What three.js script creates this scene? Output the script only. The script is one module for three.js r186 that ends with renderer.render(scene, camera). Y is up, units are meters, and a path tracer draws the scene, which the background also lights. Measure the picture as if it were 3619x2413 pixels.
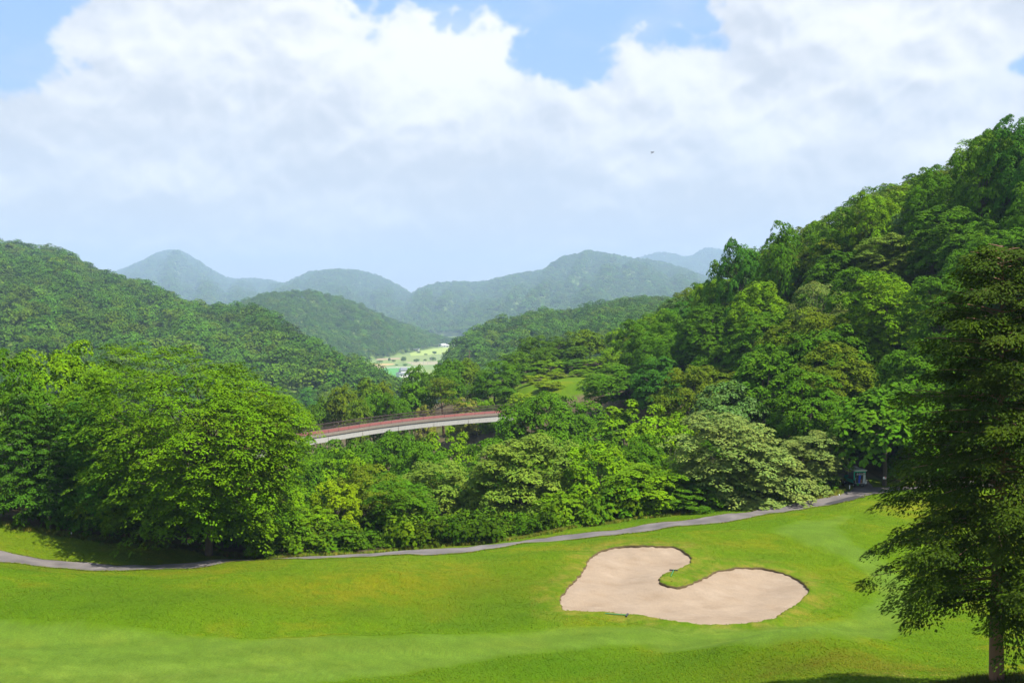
import * as THREE from 'three';
import { mergeGeometries } from 'three/addons/utils/BufferGeometryUtils.js';
import { createNoise2D, createNoise3D } from 'simplex-noise';

// ---------------------------------------------------------------- helpers
function rng(seed) { let s = seed >>> 0; return () => { s = (s + 0x6d2b79f5) | 0; let t = Math.imul(s ^ (s >>> 15), 1 | s); t = (t + Math.imul(t ^ (t >>> 7), 61 | t)) ^ t; return ((t ^ (t >>> 14)) >>> 0) / 4294967296; }; }
const clamp = THREE.MathUtils.clamp, lerp = THREE.MathUtils.lerp, sstep = THREE.MathUtils.smoothstep;
const V = (x, y, z) => new THREE.Vector3(x, y, z);
const n3 = createNoise3D(rng(11)), n2 = createNoise2D(rng(12)), n2b = createNoise2D(rng(13));
const fbm2 = (x, y, o = 4) => { let s = 0, a = 1, t = 0; for (let i = 0; i < o; i++) { s += a * n2(x, y); t += a; a *= 0.5; x = x * 2.03 + 7.1; y = y * 2.03 - 3.7; } return s / t; };
const fbm3 = (x, y, z, o = 4) => { let s = 0, a = 1, t = 0; for (let i = 0; i < o; i++) { s += a * n3(x, y, z); t += a; a *= 0.5; x = x * 2.03 + 7.1; y = y * 2.03 - 3.7; z = z * 2.03 + 1.3; } return s / t; };
const billow3 = (x, y, z, o = 4) => { let s = 0, a = 1, t = 0; for (let i = 0; i < o; i++) { s += a * (1 - Math.abs(n3(x, y, z))); t += a; a *= 0.5; x = x * 2.1 + 5.1; y = y * 2.1 - 2.7; z = z * 2.1 + 9.3; } return s / t; };

// ---------------------------------------------------------------- camera, sky, sun, exposure
const scene = new THREE.Scene();
const EYE = 20, FOCAL = 1000, PITCH = Math.atan(31 / FOCAL), CP = Math.cos(PITCH), SP = Math.sin(PITCH);
const camera = new THREE.PerspectiveCamera(2 * Math.atan(341 / FOCAL) * 180 / Math.PI, 1024 / 682, 0.5, 15000);
camera.position.set(0, EYE, 0);
camera.rotation.x = -PITCH;
const renderer = new THREE.WebGLRenderer({ antialias: true });
renderer.setSize(1024, 682);
renderer.toneMapping = THREE.LinearToneMapping;
renderer.toneMappingExposure = 2.15;
renderer.shadowMap.enabled = true;

// photograph pixel (of 1024 x 682) and depth along -z  ->  point
const at = (px, py, D) => { const x = (px - 512) / FOCAL, y = -(py - 341) / FOCAL, dy = y * CP - SP, dz = y * SP + CP, k = D / dz; return V(x * k, EYE + dy * k, -D); };

const sun = new THREE.DirectionalLight(new THREE.Color(1, 0.955, 0.87), 5);
const SUN = V(0.42, 0.85, 0.22).normalize();
sun.position.copy(SUN).multiplyScalar(600);
sun.target.position.set(0, 0, -150);
sun.position.add(sun.target.position);
sun.castShadow = true;
Object.assign(sun.shadow.camera, { left: -400, right: 400, top: 400, bottom: -400, near: 1, far: 2000 });
sun.shadow.mapSize.set(4096, 4096);
sun.shadow.radius = 1.2;
sun.name = 'sun';
scene.add(sun, sun.target);

const inPoly = (p, x, y) => { let c = false; for (let i = 0, j = p.length - 1; i < p.length; j = i++) if ((p[i][1] > y) !== (p[j][1] > y) && x < ((p[j][0] - p[i][0]) * (y - p[i][1])) / (p[j][1] - p[i][1]) + p[i][0]) c = !c; return c; };
const polyDist = (p, x, y) => { let d = 1e9; for (let i = 0, j = p.length - 1; i < p.length; j = i++) { const ax = p[j][0], ay = p[j][1], bx = p[i][0] - ax, by = p[i][1] - ay, t = clamp(((x - ax) * bx + (y - ay) * by) / (bx * bx + by * by + 1e-9), 0, 1); d = Math.min(d, Math.hypot(x - ax - bx * t, y - ay - by * t)); } return inPoly(p, x, y) ? d : -d; };

function makeSky() {
  const W = 4096, H = 2048, data = new Float32Array(W * H * 4), K = 0.495;
  // gaps of blue between the cumulus heads, as directions through the photograph's frame
  const gaps = [
    [[338, -60], [338, 0], [372, 8], [388, 22], [405, 13], [425, 11], [447, 24], [468, 10], [492, 14], [512, 28], [521, 46], [518, 66], [528, 80], [545, 86], [570, 82], [586, 70], [604, 52], [628, 40], [652, 33], [678, 40], [700, 38], [722, 40], [724, 20], [714, -5], [700, -60]],
    [[-220, -80], [92, -80], [88, 0], [62, 14], [56, 30], [66, 56], [52, 78], [38, 90], [14, 94], [-20, 92], [-90, 100], [-220, 80]],
    [[1005, 66], [1024, 56], [1100, 40], [1150, 66], [1040, 80]],
  ];
  const bright = [[440, 62, 85, 60, 1], [490, 45, 40, 35, .5], [640, 70, 70, 38, .85], [700, 75, 40, 40, .5], [135, 172, 36, 16, .6], [200, 182, 60, 22, .35], [120, 60, 70, 60, .55], [270, 60, 90, 60, .55], [330, 30, 60, 40, .5], [770, 130, 60, 30, .55], [900, 40, 110, 60, .6], [955, 130, 80, 45, .55], [640, 140, 110, 40, .35], [380, 205, 50, 30, .3], [430, 120, 90, 40, .4], [30, 130, 70, 40, .35], [820, 20, 70, 50, .4], [560, 110, 60, 30, .3]];
  const field = (x, y, z, out) => {
    const el = Math.asin(clamp(y, -1, 1)), az = Math.atan2(x, -z), front = Math.abs(az) < 0.95 && el < 0.95;
    let px = 0, py = 0, m = 0;
    if (front) {
      const zc = -(-z * CP * -1) , dz = -z * CP - y * SP, dy = y * CP - z * SP;
      px = 512 + FOCAL * x / dz; py = 341 - FOCAL * dy / dz;
      const off = Math.max(0, Math.hypot(Math.max(0, -px - 20, px - 1044), Math.max(0, -py - 10)));
      m = 1 - sstep(off, 20, 240);
    }
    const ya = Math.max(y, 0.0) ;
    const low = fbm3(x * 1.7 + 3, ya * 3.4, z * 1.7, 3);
    let g = (low + 0.22 - 0.42 * sstep(el, 0.25, 1.0)) * 150, lum = 0.5 + 0.4 * fbm3(x * 4, ya * 7, z * 4 + 9, 3);  // cloud thinned overhead, out of view, to lower the sky fill
    if (m > 0) {
      let d = 1e9; for (const p of gaps) d = Math.min(d, -polyDist(p, px, py));
      let b = 0.22; for (const [cx, cy, rx, ry, s] of bright) b += s * 0.62 * Math.exp(-(((px - cx) / rx) ** 2) - ((py - cy) / ry) ** 2);
      g = lerp(g, Math.min(d, 120), m); lum = lerp(lum, b, m);
    }
    const bl = billow3(x * 11, ya * 14, z * 11, 5);
    g += (bl - 0.62) * 46 + fbm3(x * 30, ya * 34, z * 30, 4) * 7;
    const q = 0.011, bl2 = billow3((x + SUN.x * q) * 11, (ya + q * 0.9) * 14, (z + SUN.z * q) * 11, 5);
    const relief = (bl - bl2) * 1.5;
    // the last blue wisps inside thin cloud
    const thin = fbm3(x * 6 + 20, ya * 10, z * 6, 5);
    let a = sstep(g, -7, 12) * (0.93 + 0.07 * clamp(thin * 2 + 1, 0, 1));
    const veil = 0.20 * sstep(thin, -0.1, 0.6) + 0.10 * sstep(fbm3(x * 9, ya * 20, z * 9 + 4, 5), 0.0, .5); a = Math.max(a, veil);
    const edge = Math.exp(-Math.max(0, g) / 22) * 0.10;
    let s = clamp(lum * (1 + 0.6 * (bl - 0.62)) + relief * 0.34 + edge + 0.38 * fbm3(x * 5, ya * 9, z * 5, 5) + 0.03 * fbm3(x * 26, ya * 40, z * 26, 4), 0, 1);
    s = s * s * (3 - 2 * s);
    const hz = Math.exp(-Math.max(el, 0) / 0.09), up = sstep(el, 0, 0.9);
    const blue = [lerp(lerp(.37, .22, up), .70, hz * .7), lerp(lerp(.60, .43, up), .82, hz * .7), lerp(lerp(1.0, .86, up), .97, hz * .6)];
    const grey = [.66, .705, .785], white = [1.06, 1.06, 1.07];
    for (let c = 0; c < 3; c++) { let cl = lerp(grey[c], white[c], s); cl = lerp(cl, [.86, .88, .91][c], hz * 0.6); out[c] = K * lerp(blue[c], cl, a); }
  };
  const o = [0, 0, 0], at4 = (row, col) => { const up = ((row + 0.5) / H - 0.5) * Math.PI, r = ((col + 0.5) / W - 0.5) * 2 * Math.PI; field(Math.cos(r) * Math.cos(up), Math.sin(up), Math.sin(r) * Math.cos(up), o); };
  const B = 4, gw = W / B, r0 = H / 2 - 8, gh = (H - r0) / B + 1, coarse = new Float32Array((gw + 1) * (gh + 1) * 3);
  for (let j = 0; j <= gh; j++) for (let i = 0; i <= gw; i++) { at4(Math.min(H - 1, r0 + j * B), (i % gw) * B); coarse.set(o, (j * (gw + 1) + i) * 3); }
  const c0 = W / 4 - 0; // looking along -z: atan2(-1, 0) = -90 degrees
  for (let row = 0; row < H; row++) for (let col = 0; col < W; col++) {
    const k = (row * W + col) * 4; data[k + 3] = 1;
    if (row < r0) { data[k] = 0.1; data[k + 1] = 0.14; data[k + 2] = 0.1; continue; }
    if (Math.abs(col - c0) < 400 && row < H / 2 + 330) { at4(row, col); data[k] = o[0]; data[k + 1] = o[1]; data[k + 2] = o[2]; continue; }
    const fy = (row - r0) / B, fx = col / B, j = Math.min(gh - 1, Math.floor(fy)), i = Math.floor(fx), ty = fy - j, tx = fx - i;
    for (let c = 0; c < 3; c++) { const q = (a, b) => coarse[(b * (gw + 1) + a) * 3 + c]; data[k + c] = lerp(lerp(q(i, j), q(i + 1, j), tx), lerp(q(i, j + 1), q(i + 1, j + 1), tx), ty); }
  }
  const t = new THREE.DataTexture(data, W, H, THREE.RGBAFormat, THREE.FloatType);
  t.mapping = THREE.EquirectangularReflectionMapping; t.magFilter = THREE.LinearFilter; t.needsUpdate = true;
  return t;
}
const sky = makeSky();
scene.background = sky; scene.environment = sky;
scene.fog = new THREE.FogExp2(new THREE.Color().setRGB(0.54, 0.75, 1.0), 0.000125);

// ---------------------------------------------------------------- naming
const taken = new Map();
function numbered(name) { const k = taken.get(name) ?? 0; taken.set(name, k + 1); return k ? `${name}_${String(k).padStart(3, '0')}` : name; }
function shadows(o) { o.traverse((c) => { if (c.isMesh) { c.castShadow = true; c.receiveShadow = true; } }); }
function add(o, name, data) { o.name = numbered(name); Object.assign(o.userData, data); shadows(o); scene.add(o); return o; }
function part(parent, name, geo, mat) { const m = new THREE.Mesh(geo, mat); m.name = name; parent.add(m); return m; }
const structure = (geo, mat, name, label) => add(new THREE.Mesh(geo, mat), name, { kind: 'structure', ...(label ? { label } : {}) });

// ---------------------------------------------------------------- terrain near the camera: a thin plate through points read off the photograph
const CTRL = [];
const cp = (px, py, D) => { const p = at(px, py, D); CTRL.push([p.x, p.z, p.y]); }, cw = (x, z, y) => CTRL.push([x, z, y]);
// foreground
cw(0, 8, 18.2); cw(-40, 8, 17); cw(40, 8, 18.2); cw(0, -14, 11.5); cw(-30, -20, 8.5); cw(25, -18, 11.5); cw(0, -30, 4.6); cw(-40, -34, 3.2);
cw(19.5, -40, 4.7); cw(26, -40, 5.2); cw(8, -42, 2.6); cw(-6, -43, 1.7); cw(-28, -45, 1.3); cw(60, -40, 6.5); cw(-70, -40, 4);
cp(805, 641, 53.5); cp(720, 652, 55); cp(890, 652, 52.5); cp(800, 676, 48); cp(640, 672, 54); cp(940, 668, 49); cp(520, 682, 53); cp(805, 631, 62.5);
cp(20, 640, 61); cp(150, 640, 61); cp(20, 590, 69); cp(200, 600, 67.5); cp(350, 645, 59.5); cp(470, 640, 60.5); cp(300, 672, 55);
cp(500, 600, 68.5); cp(420, 575, 75); cp(250, 572, 76); cp(120, 580, 72); cp(60, 600, 67);
// the hump in front of the path
cp(360, 556.5, 81.5); cp(280, 560.5, 80.5); cp(230, 566, 79); cp(160, 573, 76.5); cp(440, 551.5, 82.5); cp(60, 572, 75.5);
// around the bunker
cp(560, 604, 66.8); cp(640, 613, 64.5); cp(700, 624, 62.5); cp(780, 616, 64.5); cp(809, 590, 71); cp(770, 571, 75.5); cp(640, 545, 80.5); cp(590, 555, 78); cp(690, 560, 77); cp(690, 590, 69.5); cp(610, 580, 71.5); cp(740, 595, 69);
cp(860, 560, 79); cp(870, 600, 70); cp(850, 630, 63); cp(930, 620, 64.5); cp(940, 560, 80); cp(1000, 560, 81); cp(890, 520, 90); cp(960, 500, 96.5); cp(1010, 500, 98); cp(1010, 640, 59);
cp(900, 497.5, 99); cp(860, 506, 95.5); cp(790, 518, 91); cp(700, 531, 86.5); cp(600, 541, 83.5); cp(520, 549, 82.5);
// the path and the bank behind it
cp(0, 557, 79.5); cp(70, 566, 80); cp(150, 567.5, 80.8); cp(250, 561, 83.5); cp(370, 555, 85.5); cp(470, 547.5, 87); cp(560, 538.5, 89); cp(660, 526, 92); cp(760, 513, 95.5); cp(830, 501, 99.5); cp(858, 487, 105);
cp(0, 525, 87); cp(70, 535, 88); cp(130, 542, 88); cp(190, 547.5, 88); cp(225, 555, 87.5); cp(400, 550, 89.5); cp(500, 541, 91); cp(600, 524, 95); cp(690, 511, 98.5); cp(760, 503, 101); cp(895, 487, 105); cp(940, 486, 106);
cw(-75, -80, 2.5); cw(-60, -100, 2); cw(-40, -116, -3); cw(-25, -106, -3.6); cw(-60, -130, -6); cw(-45, -150, -12); cw(-80, -150, -8); cw(-70, -200, -16); cw(-60, -300, -18); cw(-110, -330, -19); cw(-140, -200, -14); cw(-140, -60, 3);
// ravine
cw(-10, -110, -6.5); cw(10, -112, -5.5); cw(-10, -135, -13); cw(8, -140, -11); cw(-10, -165, -16); cw(-30, -165, -16.5); cw(10, -170, -8); cw(-32, -200, -14.5); cw(-10, -205, -10.5); cw(3, -205, -3.5); cw(-40, -235, -13); cw(-10, -240, -5.5); cw(-50, -260, -16); cw(-20, -280, -7);
// knoll and the steep slope on the right
cp(560, 386, 225); cp(535, 384, 236); cp(590, 378, 240); cw(0, -220, -1); cw(30, -235, 4); cw(3, -272, 3); cw(12, -292, 3.5); cw(30, -300, 6); cw(0, -335, -6);
cw(20, -122, -6); cw(28, -122, 0.5); cw(38, -114, 2.6); cw(48, -112, 4.5); cw(52, -124, 13); cw(40, -130, 6); cw(62, -135, 21); cw(66, -118, 17); cw(76, -150, 33); cw(92, -140, 37); cw(30, -150, -1); cw(38, -180, 9); cw(46, -160, 13); cw(48, -195, 14.5); cw(44, -230, 13); cw(29, -262, 4.5); cw(62, -200, 23); cw(84, -200, 36); cw(57, -250, 19); cw(92, -262, 36); cw(70, -330, 14); cw(130, -330, 36); cw(140, -200, 56); cw(140, -120, 48); cw(100, -90, 26); cw(70, -92, 9); cw(130, -40, 20); cw(120, 8, 22); cw(-130, 8, 14); cw(46, -100, 2.4); cw(60, -80, 2.5);
const TPS = (() => {
  const n = CTRL.length, N = n + 3, A = [], U = (r2) => (r2 < 1e-9 ? 0 : r2 * Math.log(r2)), S = 0.01;
  for (let i = 0; i < n; i++) { const r = new Float64Array(N + 1); for (let j = 0; j < n; j++) { const dx = (CTRL[i][0] - CTRL[j][0]) * S, dz = (CTRL[i][1] - CTRL[j][1]) * S; r[j] = U(dx * dx + dz * dz); } r[i] += 0.0004; r[n] = 1; r[n + 1] = CTRL[i][0] * S; r[n + 2] = CTRL[i][1] * S; r[N] = CTRL[i][2]; A.push(r); }
  for (let k = 0; k < 3; k++) { const r = new Float64Array(N + 1); for (let j = 0; j < n; j++) r[j] = k === 0 ? 1 : CTRL[j][k - 1] * S; A.push(r); }
  for (let i = 0; i < N; i++) { let p = i; for (let j = i + 1; j < N; j++) if (Math.abs(A[j][i]) > Math.abs(A[p][i])) p = j; [A[i], A[p]] = [A[p], A[i]]; for (let j = i + 1; j < N; j++) { const f = A[j][i] / A[i][i]; if (f) for (let k = i; k <= N; k++) A[j][k] -= f * A[i][k]; } }
  const w = new Float64Array(N); for (let i = N - 1; i >= 0; i--) { let s = A[i][N]; for (let j = i + 1; j < N; j++) s -= A[i][j] * w[j]; w[i] = s / A[i][i]; }
  return (x, z) => { let s = w[n] + w[n + 1] * x * S + w[n + 2] * z * S; for (let i = 0; i < n; i++) { const dx = (x - CTRL[i][0]) * S, dz = (z - CTRL[i][1]) * S, r2 = dx * dx + dz * dz; if (r2 > 1e-9) s += w[i] * r2 * Math.log(r2); } return s; };
})();
const MOUNDS = [[16.2, -54.5, 5.5, 2.3, 0.85], [-24, -66, 7, 2.6, 0.5], [-9, -74, 6, 2.4, 0.45], [3, -78, 4, 2, 0.35], [25, -71, 4, 3, 0.3], [-33, -58, 8, 2, 0.35], [30, -84, 6, 3, 0.5]];
const H0 = (x, z) => MOUNDS.reduce((h, [a, b, p, q, t]) => h + t * Math.exp(-(((x - a) / p) ** 2) - ((z - b) / q) ** 2), 0) + TPS(x, z) + 0.42 * Math.exp(-(((z + 60.2 + 0.05 * (x + 10)) / 1.25) ** 2)) * sstep(x, -17, -10) * (1 - sstep(x, -7, -3)) + 0.17 * n2(x * 0.10, z * 0.14) + 0.05 * n2b(x * 0.33, z * 0.4);
// where the line of sight through a pixel meets the ground
function hit(px, py, from = 44, to = 300) { let D = from, p; for (; D < to; D += 0.25) { p = at(px, py, D); if (p.y < H0(p.x, p.z)) break; } let a = D - 0.25, b = D; for (let i = 0; i < 12; i++) { const m = (a + b) / 2; p = at(px, py, m); if (p.y < H0(p.x, p.z)) b = m; else a = m; } return at(px, py, b); }

const BUNKER = [[345, 820], [325, 780], [322, 745], [350, 700], [420, 620], [470, 560], [500, 505], [530, 470], [580, 440], [650, 420], [720, 410], [800, 405], [880, 405], [960, 410], [1040, 412], [1080, 425], [1130, 450], [1165, 480], [1168, 500], [1150, 525], [1100, 550], [1040, 570], [995, 590], [970, 610], [965, 630], [985, 650], [1020, 662], [1070, 668], [1110, 663], [1160, 648], [1220, 620], [1270, 595], [1330, 568], [1400, 552], [1480, 545], [1560, 547], [1640, 552], [1720, 572], [1800, 600], [1870, 640], [1910, 675], [1920, 695], [1900, 725], [1850, 775], [1780, 820], [1690, 875], [1560, 900], [1380, 914], [1220, 912], [1100, 897], [950, 875], [800, 850], [640, 835], [480, 830], [390, 825]]
  .map(([x, y]) => { const p = hit(509.3 + 0.1564 * x, 481 + 0.1564 * y); return [p.x, p.z]; });
const bunkerCurve = new THREE.CatmullRomCurve3(BUNKER.map(([x, z]) => V(x, 0, z)), true, 'centripetal');
const RIM = bunkerCurve.getSpacedPoints(260).slice(0, 260).map((p) => [p.x, p.z]);
const bb = { x0: Math.min(...RIM.map((p) => p[0])) - 2, x1: Math.max(...RIM.map((p) => p[0])) + 2, z0: Math.min(...RIM.map((p) => p[1])) - 2, z1: Math.max(...RIM.map((p) => p[1])) + 2 };
const bunkerIn = (x, z) => (x < bb.x0 || x > bb.x1 || z < bb.z0 || z > bb.z1 ? -9 : polyDist(RIM, x, z));
const Hground = (x, z) => H0(x, z) - 0.75 * sstep(bunkerIn(x, z), -0.9, 0.3);
const Hsand = (x, z, s) => H0(x, z) - 0.15 - 0.34 * sstep(s, -0.3, 3.5) + 0.05 * n2b(x * 0.45, z * 0.6) + 0.02 * n2b(x * 1.6, z * 1.9);

const FOREST_EDGE = [[-60, 515], [0, 524.5], [30, 529], [70, 535], [110, 540.5], [150, 544], [190, 547.5], [215, 553], [250, 556.5], [300, 556.5], [400, 550], [480, 543.5], [550, 532.5], [600, 525], [690, 511.5], [760, 503.5], [830, 495], [848, 489], [852, 483]].map(([x, y]) => { const p = hit(x, y); return [p.x, p.z]; });
FOREST_EDGE.unshift([-140, -78]);
FOREST_EDGE.push([35.0, -108.5], [40, -107.8], [46, -106], [56, -102], [80, -85], [140, -60]);
const WOOD = [...FOREST_EDGE, [140, -345], [-140, -345]];
const woodIn = (x, z) => polyDist(WOOD, x, z);
const MOWN = [ // closer-cut bands of paler, bluer turf
  [[0, 620], [120, 627], [250, 640], [400, 636], [520, 632], [650, 626], [760, 629], [850, 618], [880, 598], [872, 575], [845, 556], [800, 541], [770, 530], [800, 521], [850, 515], [835, 527], [850, 542], [880, 556], [905, 578], [915, 605], [900, 628], [860, 640], [760, 645], [640, 644], [520, 652], [420, 668], [300, 684], [0, 690], [-60, 660]],
].map((poly) => poly.map(([x, y]) => { const p = hit(x, Math.min(y, 690), 40); return [p.x, p.z]; }));
const c3 = (r, g, b) => [r, g, b];
// tracts of drier or lusher turf, a yellower right rise, a darker ridge strip
const PATCHES = [[330, 592, 8, 4, [0.150, 0.150, 0.004], 0.8], [440, 580, 7, 4, [0.150, 0.148, 0.005], 0.75], [395, 562, 8, 2.5, [0.15, 0.165, 0.01], 0.5], [80, 595, 7, 4, [0.050, 0.108, 0.002], 0.75], [200, 598, 8, 3.5, [0.058, 0.115, 0.002], 0.6], [500, 590, 3.5, 5, [0.058, 0.105, 0.003], 0.8], [470, 612, 8, 2.2, [0.055, 0.110, 0.003], 0.6], [560, 668, 7, 3, [0.050, 0.120, 0.0015], 0.85], [420, 676, 7, 2.2, [0.060, 0.125, 0.002], 0.6], [810, 664, 5, 2.6, [0.072, 0.086, 0.003], 0.95], [900, 668, 4, 2, [0.115, 0.115, 0.008], 0.7], [710, 664, 3.5, 2.5, [0.055, 0.115, 0.002], 0.7], [760, 545, 6, 2.5, [0.115, 0.150, 0.003], 0.6], [830, 575, 2.5, 5, [0.105, 0.155, 0.003], 0.6], [900, 560, 5, 5, [0.078, 0.140, 0.002], 0.7], [930, 505, 8, 3, [0.190, 0.190, 0.012], 0.6], [960, 535, 7, 4, [0.150, 0.180, 0.006], 0.5], [640, 541, 8, 1.6, [0.15, 0.145, 0.015], 0.6], [330, 645, 8, 0.9, [0.085, 0.10, 0.004], 0.8], [150, 675, 9, 2, [0.16, 0.185, 0.035], 0.5]].map(([px, py, rx, rz, c, s]) => { const p = hit(px, py, 40); return [p.x, p.z, rx, rz, c, s]; });
function groundColor(x, z) {
  const a = fbm2(x * 0.09, z * 0.13, 3), b = fbm2(x * 0.35 + 40, z * 0.5, 3), c = n2b(x * 1.3, z * 1.7);
  let col = c3(0.080, 0.152, 0.0024);                                   // rough
  const dry = sstep(a + 0.35 * b + 0.15 * c, 0.05, 0.75) * 0.75; col = col.map((v, i) => lerp(v, [0.140, 0.162, 0.005][i], dry));
  const lush = sstep(-a + 0.3 * b, 0.1, 0.8) * 0.7; col = col.map((v, i) => lerp(v, [0.048, 0.110, 0.0018][i], lush));
  if (z > -120 && z < -30) {
    for (const [bx, bz, rx, rz, cc, st] of PATCHES) { const e = ((x - bx) / rx) ** 2 + ((z - bz) / rz) ** 2; if (e < 5) { const k = 0.95 * st * Math.exp(-e) * clamp(0.75 + 0.7 * b + 0.4 * c, 0, 1.2); col = col.map((v, i) => lerp(v, cc[i], Math.min(1, k))); } }
    const s = bunkerIn(x, z); if (s > -3.2) { const k = sstep(s, -3.2, -0.2) * clamp(0.38 + 0.8 * b + 0.4 * c, 0, 0.9) * 0.8; col = col.map((v, i) => lerp(v, [0.20, 0.165, 0.03][i], k)); }
    for (const p of MOWN) { const d = polyDist(p, x, z) + 0.5 * b; if (d > -1) { const k = sstep(d, -0.5, 0.5) * 0.72, st = 1 + 0.08 * Math.sin(z * 1.9 + x * 0.25); col = col.map((v, i) => lerp(v, [0.096, 0.164, 0.020][i] * st * (1 + 0.12 * b), k)); } }
    // dry grass on the bank behind the path and round the trunk
    const pd = sstep(b + 0.6 * c, 0.1, 0.9); if (x < -18 && z < -76) col = col.map((v, i) => lerp(v, [0.115, 0.130, 0.006][i], 0.3 + 0.4 * pd));
    if (Math.hypot(x - 20, (z + 41.5) * 1.5) < 9) col = col.map((v, i) => lerp(v, [0.19, 0.165, 0.04][i], 0.5 * pd));
  }
  const w = woodIn(x, z) + 0.8 * b;
  if (w > -0.4) {
    const knoll = z < -205 && z > -290 ? sstep(25 - Math.hypot((x - 13) * 0.75, z + 234), 0, 5) : 0;
    const k = sstep(w, -0.3, 0.9) * (1 - knoll); col = col.map((v, i) => lerp(v, [0.105, 0.086, 0.050][i] * (1 + 0.35 * c), k));
  }
  return col.map((v) => Math.max(0.001, v * (1 + 0.10 * c + 0.05 * b)));
}
// fine grain of turf: brightness grain and a height map for the blades
function grainTexture(size, fn, srgb = false) { const d = new Uint8Array(size * size * 4); for (let y = 0; y < size; y++) for (let x = 0; x < size; x++) { const c = fn(x / size, y / size, x, y), k = (y * size + x) * 4; d[k] = clamp(c[0] * 255, 0, 255); d[k + 1] = clamp(c[1] * 255, 0, 255); d[k + 2] = clamp(c[2] * 255, 0, 255); d[k + 3] = 255; } const t = new THREE.DataTexture(d, size, size); t.wrapS = t.wrapT = THREE.RepeatWrapping; t.magFilter = THREE.LinearFilter; if (srgb) t.colorSpace = THREE.SRGBColorSpace; t.needsUpdate = true; return t; }
const tileN = (u, v, f, s) => { const a = u * 2 * Math.PI, b = v * 2 * Math.PI, r = f / (2 * Math.PI); return n3(Math.cos(a) * r + s, Math.sin(a) * r + s * 2, Math.cos(b) * r - s) * 0.6 + n3(Math.sin(b) * r + s * 3, Math.cos(a) * r, Math.sin(a) * r + Math.cos(b) * r * 0.7) * 0.5; };
const rGrain = rng(77);
const turfMap = grainTexture(1024, (u, v) => { const n = 0.80 + 0.17 * tileN(u, v, 60, 1) + 0.17 * tileN(u, v, 180, 2) + (rGrain() - 0.5) * 0.30, y = 0.10 * tileN(u, v, 110, 5); return [n + y, n, n - y]; });
const turfBump = grainTexture(1024, (u, v) => { const n = 0.5 + 0.22 * tileN(u, v, 150, 7) + (rGrain() - 0.5) * 0.5; return [n, n, n]; });
const turf = new THREE.MeshPhysicalMaterial({ specularIntensity: 0.12, vertexColors: true, map: turfMap, bumpMap: turfBump, bumpScale: 0.035, roughness: 0.95, color: new THREE.Color().setRGB(1.06, 1.04, 0.95) });

function axis(breaks) { const out = [breaks[0][0]]; for (let i = 0; i < breaks.length - 1; i++) { const [a, step] = breaks[i], b = breaks[i + 1][0], n = Math.max(1, Math.round(Math.abs(b - a) / step)); for (let k = 1; k <= n; k++) out.push(lerp(a, b, k / n)); } return out; }
function gridMesh(xs, zs, h, color) {
  const nx = xs.length, nz = zs.length, P = new Float32Array(nx * nz * 3), C = new Float32Array(nx * nz * 3), UV = new Float32Array(nx * nz * 2), idx = [];
  for (let j = 0; j < nz; j++) for (let i = 0; i < nx; i++) { const k = j * nx + i, x = xs[i], z = zs[j]; P.set([x, h(x, z), z], k * 3); if (color) C.set(color(x, z), k * 3); UV.set([x / 9, z / 9], k * 2); if (i && j) { const a = k - nx - 1, b = k - nx, c = k - 1; idx.push(a, c, b, b, c, k); } }
  const g = new THREE.BufferGeometry(); g.setAttribute('position', new THREE.BufferAttribute(P, 3)); if (color) g.setAttribute('color', new THREE.BufferAttribute(C, 3)); g.setAttribute('uv', new THREE.BufferAttribute(UV, 2)); g.setIndex(idx); g.computeVertexNormals(); return g;
}
const gx = axis([[-140, 7], [-70, 0.6], [-50, 0.5], [46, 1.2], [70, 7], [140, 1]]), gz = axis([[8, 4], [-36, 0.7], [-48, 0.45], [-108, 1.5], [-130, 4], [-345, 1]]);
structure(gridMesh(gx, gz, Hground, groundColor), turf, 'fairway', 'rolling green golf turf with mown bands and dry patches');

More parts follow.
